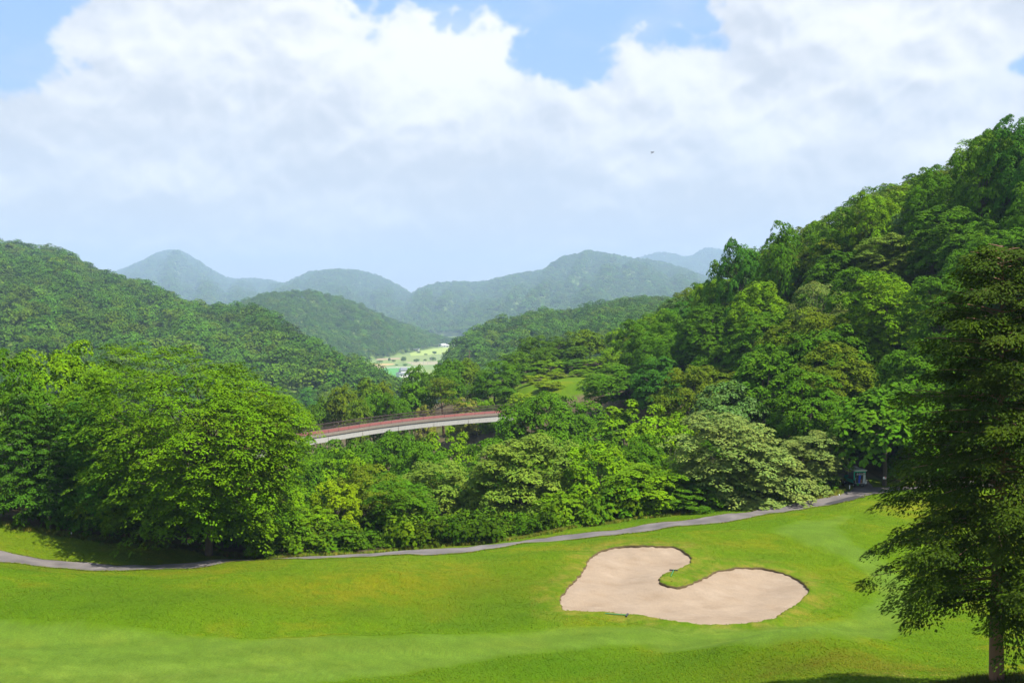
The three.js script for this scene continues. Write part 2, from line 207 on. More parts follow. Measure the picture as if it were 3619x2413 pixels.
// ---------------------------------------------------------------- bunker: sand sheet, and the turf lip that overhangs it
const sandMap = grainTexture(1024, (u, v) => { const n = 0.86 + 0.05 * tileN(u, v, 26, 3) + 0.05 * tileN(u, v, 90, 4) + (rGrain() - 0.5) * 0.09; return [n, n * 0.995, n * 0.985]; });
const sandBump = grainTexture(1024, (u, v) => { const w = 0.5 + 0.5 * Math.sin((v * 60 + 1.2 * tileN(u, v, 9, 8)) * 2 * Math.PI), n = 0.35 * w + 0.3 + 0.25 * tileN(u, v, 120, 9) + (rGrain() - 0.5) * 0.15; return [n, n, n]; });
const sandMat = new THREE.MeshPhysicalMaterial({ specularIntensity: 0.3, vertexColors: true, map: sandMap, bumpMap: sandBump, bumpScale: 0.055, roughness: 0.95, color: new THREE.Color().setRGB(1.12, 1.10, 1.06) });
{
  const nx = axis([[bb.x0 + 1.2, 0.3], [bb.x1 - 1.2, 1]]), nz = axis([[bb.z1 - 1.2, 0.3], [bb.z0 + 1.2, 1]]);
  const cells = [], map = new Map(), P = [], C = [], UV = [];
  const vert = (i, j) => { const k = i * 4096 + j; if (!map.has(k)) { const x = nx[i], z = nz[j], s = bunkerIn(x, z); map.set(k, P.length / 3); P.push(x, Hsand(x, z, s), z); const damp = sstep(fbm2(x * 0.22 + 9, z * 0.35, 4), -0.05, 0.6) * 0.55, pale = sstep(fbm2(x * 0.3 - 9, z * 0.5, 3), 0.1, 0.6) * 0.5, c = [0.290, 0.225, 0.165].map((v, q) => lerp(lerp(v, [0.240, 0.175, 0.118][q], damp), [0.335, 0.268, 0.205][q], pale)); C.push(...c); UV.push(x / 5, z / 5); } return map.get(k); };
  for (let j = 1; j < nz.length; j++) for (let i = 1; i < nx.length; i++) if (bunkerIn((nx[i] + nx[i - 1]) / 2, (nz[j] + nz[j - 1]) / 2) > -0.42) { const a = vert(i - 1, j - 1), b = vert(i, j - 1), c = vert(i - 1, j), d = vert(i, j); cells.push(a, b, c, b, d, c); }
  const g = new THREE.BufferGeometry(); g.setAttribute('position', new THREE.Float32BufferAttribute(P, 3)); g.setAttribute('color', new THREE.Float32BufferAttribute(C, 3)); g.setAttribute('uv', new THREE.Float32BufferAttribute(UV, 2)); g.setIndex(cells); g.computeVertexNormals();
  if (g.attributes.normal.getY(10) < 0) { const ix = g.index.array; for (let k = 0; k < ix.length; k += 3) { const t = ix[k]; ix[k] = ix[k + 1]; ix[k + 1] = t; } g.computeVertexNormals(); }
  structure(g, sandMat, 'bunker_sand', 'raked pale sand of the kidney shaped bunker');
  // lip
  const prof = [[1.5, 0.012], [1.0, 0.025], [0.5, 0.045], [0.16, 0.05], [0.0, 0.025], [-0.06, -0.05], [0.0, -0.5]], n = RIM.length, LP = [], LC = [], LU = [], li = [];
  const ccw = RIM.reduce((s, p, i) => { const q = RIM[(i + 1) % n]; return s + p[0] * q[1] - q[0] * p[1]; }, 0) > 0 ? 1 : -1, rl = rng(5);
  for (let i = 0; i < n; i++) {
    const p = RIM[i], a = RIM[(i + n - 2) % n], b = RIM[(i + 2) % n]; let tx = b[0] - a[0], tz = b[1] - a[1]; const l = Math.hypot(tx, tz); tx /= l; tz /= l; const ox = tz * ccw, oz = -tx * ccw, rag = (rl() - 0.5) * 0.2;
    prof.forEach(([d, h], k) => { const x = p[0] + ox * (d + (k > 2 ? rag : 0)), z = p[1] + oz * (d + (k > 2 ? rag : 0)); LP.push(x, H0(x, z) + h, z); LC.push(...(k > 4 ? [0.16, 0.12, 0.07] : groundColor(x, z))); LU.push(x / 9, z / 9 + (k > 4 ? (k - 4) * 0.04 : 0)); });
    const m = prof.length, j = (i + 1) % n; for (let k = 0; k < m - 1; k++) { const A = i * m + k, B = j * m + k; li.push(A, B, A + 1, B, B + 1, A + 1); }
  }
  const lg = new THREE.BufferGeometry(); lg.setAttribute('position', new THREE.Float32BufferAttribute(LP, 3)); lg.setAttribute('color', new THREE.Float32BufferAttribute(LC, 3)); lg.setAttribute('uv', new THREE.Float32BufferAttribute(LU, 2)); lg.setIndex(li); lg.computeVertexNormals();
  if (lg.attributes.normal.getY(1) < 0) { const ix = lg.index.array; for (let k = 0; k < ix.length; k += 3) { const t = ix[k]; ix[k] = ix[k + 1]; ix[k + 1] = t; } lg.computeVertexNormals(); }
  structure(lg, turf, 'bunker_lip', 'ragged turf lip round the bunker sand');
}

// ---------------------------------------------------------------- cart path
const asphaltMap = grainTexture(512, (u, v) => { const n = 0.82 + 0.08 * tileN(u, v, 14, 21) + 0.06 * tileN(u, v, 50, 22) + (rGrain() - 0.5) * 0.16; return [n, n * 0.985, n * 0.975]; });
const asphalt = new THREE.MeshStandardMaterial({ vertexColors: true, map: asphaltMap, roughness: 0.92 });
function strip(points, width, lift, color, across = 6) {
  const c = new THREE.CatmullRomCurve3(points, false, 'centripetal'), n = Math.ceil(c.getLength() / 0.7), P = [], C = [], UV = [], idx = [], r = rng(3);
  for (let i = 0; i <= n; i++) {
    const p = c.getPointAt(i / n), t = c.getTangentAt(i / n), l = Math.hypot(t.x, t.z), sx = -t.z / l, sz = t.x / l;
    for (let k = 0; k <= across; k++) { const e = k === 0 || k === across ? (r() - 0.5) * 0.22 : 0, o = (k / across - 0.5) * width + e, x = p.x + sx * o, z = p.z + sz * o; P.push(x, Math.max(Hground(x, z), Hground(x + 0.2, z + 0.2) - 0.01) + lift, z); C.push(...color(x, z)); UV.push(x / 3, z / 3); if (i && k) { const a = (i - 1) * (across + 1) + k - 1; idx.push(a, a + 1, a + across + 1, a + 1, a + across + 2, a + across + 1); } }
  }
  const g = new THREE.BufferGeometry(); g.setAttribute('position', new THREE.Float32BufferAttribute(P, 3)); g.setAttribute('color', new THREE.Float32BufferAttribute(C, 3)); g.setAttribute('uv', new THREE.Float32BufferAttribute(UV, 2)); g.setIndex(idx); g.computeVertexNormals();
  if (g.attributes.normal.getY(4) < 0) { const ix = g.index.array; for (let k = 0; k < ix.length; k += 3) { const t = ix[k]; ix[k] = ix[k + 1]; ix[k + 1] = t; } g.computeVertexNormals(); }
  return g;
}
const pathPoints = [[-45, 549], [0, 557], [35, 562], [70, 566], [110, 568], [150, 567.5], [200, 564], [240, 561], [300, 558], [370, 555], [430, 551], [480, 547], [540, 541], [600, 533.5], [660, 526], [720, 518.5], [770, 511.5], [815, 504], [842, 498], [858, 491.5]].map(([x, y]) => hit(x, y));
const worn = (x, z) => { const n = fbm2(x * 0.3, z * 0.4, 3); return [0.128 + 0.075 * n, 0.113 + 0.066 * n, 0.106 + 0.058 * n]; };
structure(strip([...pathPoints, V(37.2, 0, -108), V(37.6, 0, -113)], 2.8, 0.045, worn), asphalt, 'cart_path', 'grey asphalt cart path along the tree line');
structure(strip([pathPoints[pathPoints.length - 2].clone(), pathPoints[pathPoints.length - 1].clone().lerp(V(41, 0, -104.5), 0.5), V(41.5, 0, -104.5), V(47, 0, -104), V(56, 0, -99)], 2.8, 0.05, worn), asphalt, 'cart_path', 'branch of the cart path curving behind the grass rise');
structure(strip([hit(828, 504.5), hit(846, 500), hit(860, 496)], 1.2, 0.062, () => [0.034, 0.031, 0.033], 4), asphalt, 'asphalt_patch', 'dark newer asphalt patch on the cart path');

console.log('ground done');
// ---------------------------------------------------------------- trees: leaves as small folded faces on sprays, sprays on boughs, boughs in a crown
class Leaves {
  constructor(n) { this.p = new Float32Array(n * 12); this.n = new Float32Array(n * 12); this.c = new Float32Array(n * 12); this.k = 0; this.max = n; }
  leaf(px, py, pz, dx, dy, dz, nx, ny, nz, L, W, cr, cg, cb) {
    if (this.k >= this.max) return;
    let sx = dy * nz - dz * ny, sy = dz * nx - dx * nz, sz = dx * ny - dy * nx; const l = Math.hypot(sx, sy, sz) || 1; sx *= W / l; sy *= W / l; sz *= W / l;
    const o = this.k * 12, f = 0.22 * W, m = 0.45 * L, p = this.p;
    p[o] = px; p[o + 1] = py; p[o + 2] = pz;
    p[o + 3] = px + dx * m + sx - nx * f; p[o + 4] = py + dy * m + sy - ny * f; p[o + 5] = pz + dz * m + sz - nz * f;
    p[o + 6] = px + dx * L; p[o + 7] = py + dy * L; p[o + 8] = pz + dz * L;
    p[o + 9] = px + dx * m - sx - nx * f; p[o + 10] = py + dy * m - sy - ny * f; p[o + 11] = pz + dz * m - sz - nz * f;
    for (let i = 0; i < 4; i++) { this.n[o + i * 3] = nx; this.n[o + i * 3 + 1] = ny; this.n[o + i * 3 + 2] = nz; this.c[o + i * 3] = cr; this.c[o + i * 3 + 1] = cg; this.c[o + i * 3 + 2] = cb; }
    this.k++;
  }
  geometry() {
    const n = this.k, idx = new Uint32Array(n * 6); for (let i = 0; i < n; i++) idx.set([i * 4, i * 4 + 1, i * 4 + 2, i * 4, i * 4 + 2, i * 4 + 3], i * 6);
    const g = new THREE.BufferGeometry(); g.setAttribute('position', new THREE.BufferAttribute(this.p.slice(0, n * 12), 3)); g.setAttribute('normal', new THREE.BufferAttribute(this.n.slice(0, n * 12), 3)); g.setAttribute('color', new THREE.BufferAttribute(this.c.slice(0, n * 12), 3)); g.setIndex(new THREE.BufferAttribute(idx, 1)); return g;
  }
}
const gauss = (r) => (r() + r() + r() - 1.5) * 0.8165 * 1.15;
function basis(n) { const a = Math.abs(n.y) < 0.9 ? V(0, 1, 0) : V(1, 0, 0), u = V(0, 0, 0).crossVectors(a, n).normalize(), v = V(0, 0, 0).crossVectors(n, u); return [u, v]; }
// one spray: a shallow dome of leaves
function spray(B, r, c, n, R, dome, count, L, W, gravity, jitter, tint) {
  const [u, v] = basis(n);
  for (let i = 0; i < count; i++) {
    const a = r() * 6.2832, q = Math.sqrt(r()), ca = Math.cos(a), sa = Math.sin(a), h = dome * R * (1 - q * q) + gauss(r) * R * 0.16;
    const rx = u.x * ca + v.x * sa, ry = u.y * ca + v.y * sa, rz = u.z * ca + v.z * sa;
    const x = c.x + rx * q * R + n.x * h, y = c.y + ry * q * R + n.y * h, z = c.z + rz * q * R + n.z * h;
    let nx = n.x + rx * q * dome * 1.4 + gauss(r) * jitter, ny = n.y + ry * q * dome * 1.4 + gauss(r) * jitter, nz = n.z + rz * q * dome * 1.4 + gauss(r) * jitter; const l = Math.hypot(nx, ny, nz) || 1; nx /= l; ny /= l; nz /= l;
    let dx = rx + gauss(r) * 0.5, dy = ry - gravity + gauss(r) * 0.35, dz = rz + gauss(r) * 0.5; const dn = dx * nx + dy * ny + dz * nz; dx -= nx * dn; dy -= ny * dn; dz -= nz * dn; const m = Math.hypot(dx, dy, dz) || 1;
    const s = 0.75 + 0.5 * r(), b = (0.82 + 0.36 * r()) * tint[0], w = (r() - 0.5) * 0.22;
    B.leaf(x, y, z, dx / m, dy / m, dz / m, nx, ny, nz, L * s, W * s, b * (1 + w + tint[1]), b, b * (1 - w));
  }
}
// tapered bent limb
function limb(list, a, b, ra, rb, r, bend = 0.15, seg = 5, sides = 6) {
  const d = b.clone().sub(a), len = d.length(), mid = a.clone().lerp(b, 0.5).add(V((r() - 0.5) * len * bend, (r() - 0.2) * len * bend, (r() - 0.5) * len * bend)), P = [], idx = [], N = [];
  for (let i = 0; i <= seg; i++) {
    const t = i / seg, p = a.clone().multiplyScalar((1 - t) ** 2).addScaledVector(mid, 2 * t * (1 - t)).addScaledVector(b, t * t), tan = mid.clone().sub(a).multiplyScalar(1 - t).addScaledVector(b.clone().sub(mid), t).normalize(), [u, v] = basis(tan), rad = lerp(ra, rb, t);
    for (let k = 0; k < sides; k++) { const q = (k / sides) * 6.2832, nn = u.clone().multiplyScalar(Math.cos(q)).addScaledVector(v, Math.sin(q)), wob = 1 + 0.12 * Math.sin(q * 3 + i); P.push(p.x + nn.x * rad * wob, p.y + nn.y * rad * wob, p.z + nn.z * rad * wob); N.push(nn.x, nn.y, nn.z); if (i) { const A = (i - 1) * sides + k, Bq = (i - 1) * sides + (k + 1) % sides; idx.push(A, Bq, A + sides, Bq, Bq + sides, A + sides); } }
  }
  const g = new THREE.BufferGeometry(); g.setAttribute('position', new THREE.Float32BufferAttribute(P, 3)); g.setAttribute('normal', new THREE.Float32BufferAttribute(N, 3)); g.setIndex(idx); list.push(g);
}
// broadleaf: unit tree about 10 m tall with a crown 2 * rx wide
function broadleaf(o) {
  const r = rng(o.seed), B = new Leaves(o.max ?? 120000), wood = [], cy = o.cy ?? 6, rx = o.rx ?? 4.2, ry = o.ry ?? 4, base = V(0, cy - ry * 0.55, 0), bumps = [];
  for (let i = 0; i < (o.lobes ?? 9); i++) { const d = V(gauss(r), gauss(r) * 0.8 + 0.25, gauss(r)).normalize(); bumps.push([d, (0.1 + 0.22 * r()) * (o.lobe ?? 1)]); }
  const env = (d) => { let k = 0.86; for (const [b, s] of bumps) k += s * Math.exp(-(1 - d.dot(b)) * 7); return k; };
  const cs = []; let tries = 0;
  while (cs.length < o.clumps && tries++ < o.clumps * 40) {
    const y = lerp(o.low ?? -0.75, 1, Math.pow(r(), 0.85)), a = r() * 6.2832, h = y < 0 && o.skirt ? 1 - (1 - o.skirt) * y * y : Math.sqrt(Math.max(0, 1 - y * y)), d = V(Math.cos(a) * h, y, Math.sin(a) * h), t = env(d) * (1 - (o.deep ?? 0.45) * Math.pow(r(), 1.7)), p = V(d.x * rx * t, cy + d.y * ry * t, d.z * rx * t);
    if (cs.some((q) => q.p.distanceToSquared(p) < o.space * o.space)) continue;
    cs.push({ p, d });
  }
  const trunkTop = V((r() - 0.5) * 0.8, cy + ry * 0.35, (r() - 0.5) * 0.8), fork = V((r() - 0.5) * 0.4, Math.max(1.2, cy - ry * 0.62), (r() - 0.5) * 0.4);
  limb(wood, V(0, -0.9, 0), fork, o.trunk ?? 0.24, (o.trunk ?? 0.24) * 0.75, r, 0.06, 5, 8); limb(wood, fork, trunkTop, (o.trunk ?? 0.24) * 0.75, 0.05, r, 0.12, 5, 7);
  cs.forEach((c, i) => {
    const out = c.p.clone().sub(base).normalize(), n = out.clone().multiplyScalar(o.outward ?? 0.6).add(V(gauss(r) * 0.18, o.up ?? 0.75, gauss(r) * 0.18)).normalize(), R = o.R * (0.75 + 0.5 * r()), tint = [0.84 + 0.32 * r(), (r() - 0.45) * 0.16], [u, v] = basis(n);
    const subs = o.subs ?? 7;
    for (let k = 0; k < subs; k++) { const a = k * 2.4 + r(), q = Math.sqrt((k + 0.4) / subs), rr = u.clone().multiplyScalar(Math.cos(a)).addScaledVector(v, Math.sin(a)), sc = c.p.clone().addScaledVector(rr, q * R).addScaledVector(n, (o.dome ?? 0.5) * R * (1 - q * q) + gauss(r) * 0.12 * R); sc.y -= (o.droop ?? 0.1) * R * q * q; const sn = n.clone().addScaledVector(rr, q * (o.dome ?? 0.5) * 1.1).add(V(gauss(r) * 0.2, gauss(r) * 0.2, gauss(r) * 0.2)).normalize(); spray(B, r, sc, sn, R * (o.subR ?? 0.42) * (0.8 + 0.4 * r()), o.subDome ?? 0.45, o.leaves, o.L, o.W, o.gravity ?? 0.25, o.jitter ?? 0.42, tint); }
    if (i % (o.limbEvery ?? 3) === 0) limb(wood, fork.clone().lerp(trunkTop, r() * 0.8), c.p.clone().addScaledVector(n, -0.1), 0.075, 0.012, r, 0.2, 4, 4);
  });
  return { crown: B.geometry(), trunk: mergeGeometries(wood) };
}
// cypress: short drooping boughs of flat, scale-leaved fans round a straight stem
function cypress(o) {
  const r = rng(o.seed), B = new Leaves(o.max ?? 200000), wood = [], Ht = o.height, y0 = o.y0, R0 = o.R0;
  limb(wood, V(0, -1.5, 0), V(0.05, Ht * 0.5, 0), o.trunk, o.trunk * 0.55, r, 0.015, 8, 12); limb(wood, V(0.05, Ht * 0.5, 0), V(0, Ht * 0.97, 0), o.trunk * 0.55, 0.03, r, 0.02, 8, 8);
  for (let i = 0; i < o.boughs; i++) {
    const t = (i + r() * 0.9) / o.boughs, y = lerp(y0, Ht, t), prof = Math.pow(1 - t, o.power ?? 0.72) * (t < 0.12 ? 0.72 + t * 2.3 : 1), len = Math.max(0.25, R0 * prof * (0.72 + 0.42 * r())), a = i * 2.39996 + (r() - 0.5) * 0.7, dir = V(Math.cos(a), 0.10 + 0.25 * t, Math.sin(a)), tipY = y + len * (-0.30 + 0.55 * t + (r() - 0.5) * 0.25);
    const st = V(0, y, 0), tip = V(Math.cos(a) * len, tipY, Math.sin(a) * len), mid = V(dir.x * len * 0.55, y + len * 0.16, dir.z * len * 0.55);
    limb(wood, st, tip.clone().lerp(mid, 0.12), 0.035 + 0.02 * len / R0, 0.008, r, 0.12, 4, 4);
    const steps = Math.max(3, Math.round(len / o.step));
    const tint = [0.82 + 0.36 * r(), (r() - 0.5) * 0.14];
    for (let k = 0; k < steps; k++) {
      const q = lerp(o.inner ?? 0.22, 1.0, (k + r() * 0.8) / steps), p = st.clone().multiplyScalar((1 - q) ** 2).addScaledVector(mid, 2 * q * (1 - q)).addScaledVector(tip, q * q), side = V(-dir.z, 0, dir.x), nf = o.fans ?? 4;
      for (let f = 0; f < nf; f++) {
        const sd = (r() - 0.5) * 2, spreadW = (0.16 + 0.42 * q * (1.15 - q)) * len * 0.55, c = p.clone().addScaledVector(side, sd * spreadW).add(V(0, (r() - 0.6) * 0.22 * o.fan - Math.abs(sd) * spreadW * 0.25, 0));
        const fd = dir.clone().multiplyScalar(0.8).addScaledVector(side, sd * 0.9).add(V(gauss(r) * 0.2, -0.28 - 0.35 * r(), gauss(r) * 0.2)).normalize();
        const n = V(gauss(r) * 0.35, 1, gauss(r) * 0.35).addScaledVector(fd, 0.55).normalize(); n.addScaledVector(fd, -n.dot(fd)).normalize(); const s2 = V(0, 0, 0).crossVectors(fd, n);
        const FL = o.fan * (0.7 + 0.6 * r());
        for (let m = 0; m < o.scales; m++) {
          const ph = (r() - 0.5) * 2.3, rho = FL * Math.sqrt(r()) * (0.8 + 0.2 * Math.cos(ph)), cph = Math.cos(ph), sph = Math.sin(ph), ex = fd.x * cph + s2.x * sph, ey = fd.y * cph + s2.y * sph, ez = fd.z * cph + s2.z * sph, bx = c.x + ex * rho, bz = c.z + ez * rho, by = c.y + ey * rho - rho * rho * 0.5;
          let lx = ex + gauss(r) * 0.25, ly = ey - 0.3 + gauss(r) * 0.25, lz = ez + gauss(r) * 0.25; const ll = Math.hypot(lx, ly, lz);
          let nx = n.x + gauss(r) * 0.4, ny = n.y + gauss(r) * 0.3, nz = n.z + gauss(r) * 0.4; const nl = Math.hypot(nx, ny, nz), b = (0.8 + 0.4 * r()) * tint[0], ww = (r() - 0.5) * 0.2;
          B.leaf(bx, by, bz, lx / ll, ly / ll, lz / ll, nx / nl, ny / nl, nz / nl, o.L * (0.7 + 0.6 * r()), o.W, b * (1 + ww + tint[1]), b, b * (1 - ww));
        }
      }
    }
  }
  return { crown: B.geometry(), trunk: mergeGeometries(wood) };
}
// pine: bare leaning stem with flat plates of needles
function pine(o) {
  const r = rng(o.seed), B = new Leaves(60000), wood = [], top = V((r() - 0.5) * 1.2, 9.4, (r() - 0.5) * 1.2); limb(wood, V(0, -0.8, 0), top, 0.22, 0.05, r, 0.06, 7, 7);
  for (let i = 0; i < o.plates; i++) { const t = 0.5 + 0.5 * (i + r()) / o.plates, a = i * 2.4 + r(), len = (1 - (t - 0.5) * 1.5) * 3.4 * (0.6 + 0.5 * r()) + 0.4, st = V(top.x * t, 9.4 * t, top.z * t), tip = V(st.x + Math.cos(a) * len, st.y + 0.5 + 0.4 * r(), st.z + Math.sin(a) * len); limb(wood, st, tip, 0.06, 0.015, r, 0.2, 3, 4);
    for (let k = 0; k < 5; k++) spray(B, r, st.clone().lerp(tip, 0.45 + 0.15 * k).add(V(gauss(r) * 0.5, 0.15, gauss(r) * 0.5)), V(gauss(r) * 0.2, 1, gauss(r) * 0.2).normalize(), 0.75, 0.35, o.leaves, 0.3, 0.07, -0.1, 0.6, [0.85 + 0.3 * r(), 0]); }
  return { crown: B.geometry(), trunk: mergeGeometries(wood) };
}

const leafMat = (r, g, b, t = 0.16, rough = 1) => new THREE.MeshPhysicalMaterial({ color: new THREE.Color().setRGB(r, g, b), vertexColors: true, roughness: rough, transmission: t, thickness: 0, side: THREE.DoubleSide, specularIntensity: rough < 1 ? 0.35 : 0.08 });
const barkMap = grainTexture(256, (u, v) => { const n = 0.6 + 0.3 * tileN(u, v * 0.25, 30, 31) + (rGrain() - 0.5) * 0.25; return [n, n, n]; });
const bark = new THREE.MeshStandardMaterial({ color: new THREE.Color().setRGB(0.075, 0.058, 0.042), roughness: 0.95 });
const redBark = new THREE.MeshStandardMaterial({ color: new THREE.Color().setRGB(0.19, 0.10, 0.06), roughness: 0.95 });
const paleBark = new THREE.MeshStandardMaterial({ color: new THREE.Color().setRGB(0.20, 0.18, 0.15), roughness: 0.95 });
const LEAF = {
  mid: leafMat(0.063, 0.150, 0.0040), deep: leafMat(0.039, 0.104, 0.0048), olive: leafMat(0.097, 0.146, 0.0057), bright: leafMat(0.116, 0.223, 0.0033), lime: leafMat(0.166, 0.253, 0.0033),
  pale: leafMat(0.130, 0.203, 0.0193), grey: leafMat(0.153, 0.212, 0.0402), gloss: leafMat(0.064, 0.142, 0.0113, 0.15, 0.6), emerald: leafMat(0.048, 0.146, 0.0097), dark: leafMat(0.038, 0.068, 0.0024, 0.15), zelkova: leafMat(0.089, 0.182, 0.0020), gold: leafMat(0.181, 0.198, 0.0241), forest: leafMat(0.065, 0.135, 0.0065), forest2: leafMat(0.089, 0.154, 0.0065), forest3: leafMat(0.044, 0.101, 0.0073),
};
const PROTO = {};
function proto(key, shape, height, width, barkM = bark) { shape.crown.computeBoundingBox(); const b = shape.crown.boundingBox; PROTO[key] = { ...shape, height: b.max.y - 0.25, width: 0.47 * (b.max.x - b.min.x + b.max.z - b.min.z), bark: barkM }; }
// near trees
for (let i = 0; i < 4; i++) proto('oak' + i, broadleaf({ seed: 100 + i, clumps: 105, space: 1.0, R: 1.02, subs: 7, leaves: 40, subR: 0.38, L: 0.25, W: 0.08, dome: 0.6, lobes: 8 + i, deep: 0.5, low: -0.97, cy: 5.1, ry: 4.9, skirt: 0.6, lobe: 1.2 }), 10.4, 8.6);
for (let i = 0; i < 3; i++) proto('layered' + i, broadleaf({ seed: 140 + i, clumps: 112, space: 1.0, R: 1.15, subs: 9, leaves: 42, subR: 0.36, L: 0.25, W: 0.08, dome: 0.34, subDome: 0.36, outward: 0.5, up: 0.9, droop: 0.5, gravity: 0.5, low: -0.97, ry: 5.2, cy: 4.9, rx: 4, skirt: 0.72, lobes: 11, lobe: 1.15, deep: 0.45, jitter: 0.4 }), 9.8, 9);
for (let i = 0; i < 2; i++) proto('vine' + i, broadleaf({ seed: 160 + i, clumps: 120, space: 0.6, R: 0.8, subs: 6, leaves: 22, L: 0.33, W: 0.14, dome: 0.6, lobes: 14, lobe: 1.4, low: -0.95, cy: 4.6, ry: 4.6, deep: 0.3, jitter: 0.5 }), 9.6, 8.8);
proto('glossy', broadleaf({ seed: 171, clumps: 120, space: 0.75, R: 0.85, subs: 6, leaves: 18, L: 0.36, W: 0.12, dome: 0.6, lobes: 9, deep: 0.35, jitter: 0.55, gravity: 0.1 }), 10, 8.8);
proto('wispy', broadleaf({ seed: 175, clumps: 80, space: 0.7, R: 1.1, subs: 7, leaves: 24, L: 0.2, W: 0.05, dome: 0.4, lobes: 7, outward: 0.9, up: 0.5, deep: 0.6, jitter: 0.6, gravity: -0.2, limbEvery: 1 }), 10, 8.4, paleBark);
// trees about 200 - 300 m away
for (let i = 0; i < 4; i++) proto('mid' + i, broadleaf({ seed: 200 + i, clumps: 70, space: 1.0, R: 1.2, subs: 5, leaves: 20, L: 0.5, W: 0.17, dome: 0.55, lobes: 8 + i, limbEvery: 6 }), 10, 8.8);
for (let i = 0; i < 2; i++) proto('pine' + i, pine({ seed: 220 + i, plates: 16, leaves: 60 }), 10, 6, redBark);
for (let i = 0; i < 2; i++) proto('cedar' + i, cypress({ seed: 230 + i, height: 10, y0: 1.2, R0: 2.0, trunk: 0.16, boughs: 60, step: 0.4, fan: 0.5, fans: 2, scales: 9, L: 0.3, W: 0.08, power: 0.85 }), 10, 4);
// the two large ones in front
proto('zelkova', broadleaf({ seed: 301, clumps: 330, space: 1.15, R: 1.75, subs: 9, leaves: 36, L: 0.27, W: 0.085, dome: 0.14, subDome: 0.2, subR: 0.36, outward: 0.30, up: 1, droop: 0.42, gravity: 0.5, low: -0.92, cy: 8.6, rx: 9.6, ry: 8.2, lobes: 16, lobe: 0.8, deep: 0.4, trunk: 0.42, jitter: 0.3, limbEvery: 2, max: 130000 }), 17.2, 20.5);
proto('zelkova_b', broadleaf({ seed: 305, clumps: 170, space: 1.05, R: 1.6, subs: 8, leaves: 34, L: 0.27, W: 0.085, dome: 0.14, subDome: 0.2, subR: 0.36, outward: 0.30, up: 1, droop: 0.42, gravity: 0.5, low: -0.92, cy: 8.4, rx: 6.4, ry: 8, lobes: 12, lobe: 0.9, deep: 0.4, trunk: 0.32, jitter: 0.3 }), 16.8, 13.6);
proto('cypress_near', cypress({ seed: 410, height: 17.6, y0: 3.3, R0: 5.0, trunk: 0.31, boughs: 150, step: 0.44, fan: 0.68, fans: 4, scales: 34, L: 0.15, W: 0.036, power: 0.46, max: 230000 }), 17.6, 8.6, redBark);
for (let i = 0; i < 2; i++) proto('cypress_left' + i, cypress({ seed: 420 + i, height: 11, y0: 1.8, R0: 2.9, trunk: 0.17, boughs: 90, step: 0.36, fan: 0.5, fans: 3, scales: 12, L: 0.24, W: 0.055, power: 0.7 }), 11, 5.6, paleBark);
console.log('prototypes done', Object.values(PROTO).reduce((s, p) => s + p.crown.index.count / 3 + p.trunk.index.count / 3, 0));

const trees = [];
function plant(kind, leaf, x, z, ground, height, width, name, label, group, turn) {
  const p = PROTO[kind], g = new THREE.Group(), s = height / p.height, w = width / p.width;
  part(g, 'trunk', p.trunk, p.bark); part(g, 'crown', p.crown, LEAF[leaf]);
  g.position.set(x, ground, z); g.scale.set(w, s, w); g.rotation.y = turn ?? (trees.length * 2.39996) % 6.2832;
  trees.push(g);
  return add(g, name, { label, category: name.includes('shrub') ? 'shrub' : 'tree', ...(group ? { group } : {}) });
}
// a tree whose crown top and width were read off the photograph, standing on the ground at that depth
function seen(kind, leaf, px, topPy, wPx, D, name, label, group, turn) { const t = at(px, topPy, D), gy = H0(t.x, t.z), h = t.y - gy; return plant(kind, leaf, t.x, t.z, gy, h, (wPx / FOCAL) * D, name, label, group, turn); }
// ---------------------------------------------------------------- hills and mountains behind, and the woods on them
const grow = (L, k) => { const n = L.length, f = clamp(k, 0, 1) * (n - 1), i = Math.min(n - 2, Math.floor(f)), t = f - i, s = (q) => { const a = L[Math.max(0, i - 1)][q], b = L[i][q], c = L[i + 1][q], d = L[Math.min(n - 1, i + 2)][q]; return b + 0.5 * t * (c - a + t * (2 * a - 5 * b + 4 * c - d + t * (3 * (b - c) + d - a))); }; return [s(0), s(1), s(2)]; };
function hillShape({ ridge, base, treeH, amp, seed, gully = 5, ease = 0.9, back = 0.8 }) {
  const R = ridge.map(([px, py, D]) => { const p = at(px, py, D); return [p.x, p.y - treeH, p.z]; }), Bq = base.map(([px, D, y]) => [((px - 512) / FOCAL) * D, y, -D]);
  return (u, v) => {
    const r = grow(R, u), b = grow(Bq, u), e = Math.min(v, 1), x = lerp(b[0], r[0], v), z = lerp(b[2], r[2], v), rise = Math.max(4, r[1] - b[1]);
    const n = fbm2(u * gully + seed, e * 1.1 + seed, 4), w = Math.sin(Math.PI * Math.min(1, e)) ;
    let y = lerp(b[1], r[1], Math.pow(e, ease)) + amp * rise * n * w;
    if (v > 1) y -= (v - 1) * rise * back * 1.2;
    return V(x, y, z);
  };
}
const hillMat = new THREE.MeshStandardMaterial({ color: new THREE.Color().setRGB(0.098, 0.158, 0.012), roughness: 1 });
function hillMesh(S, nu, nv, name, label, vmax = 1.5) { const P = [], idx = []; for (let j = 0; j <= nv; j++) for (let i = 0; i <= nu; i++) { const p = S(i / nu, (j / nv) * vmax); P.push(p.x, p.y, p.z); if (i && j) { const k = j * (nu + 1) + i, a = k - nu - 2; idx.push(a, a + 1, k - 1, a + 1, k, k - 1); } } const g = new THREE.BufferGeometry(); g.setAttribute('position', new THREE.Float32BufferAttribute(P, 3)); g.setIndex(idx); g.computeVertexNormals(); return structure(g, hillMat, name, label); }
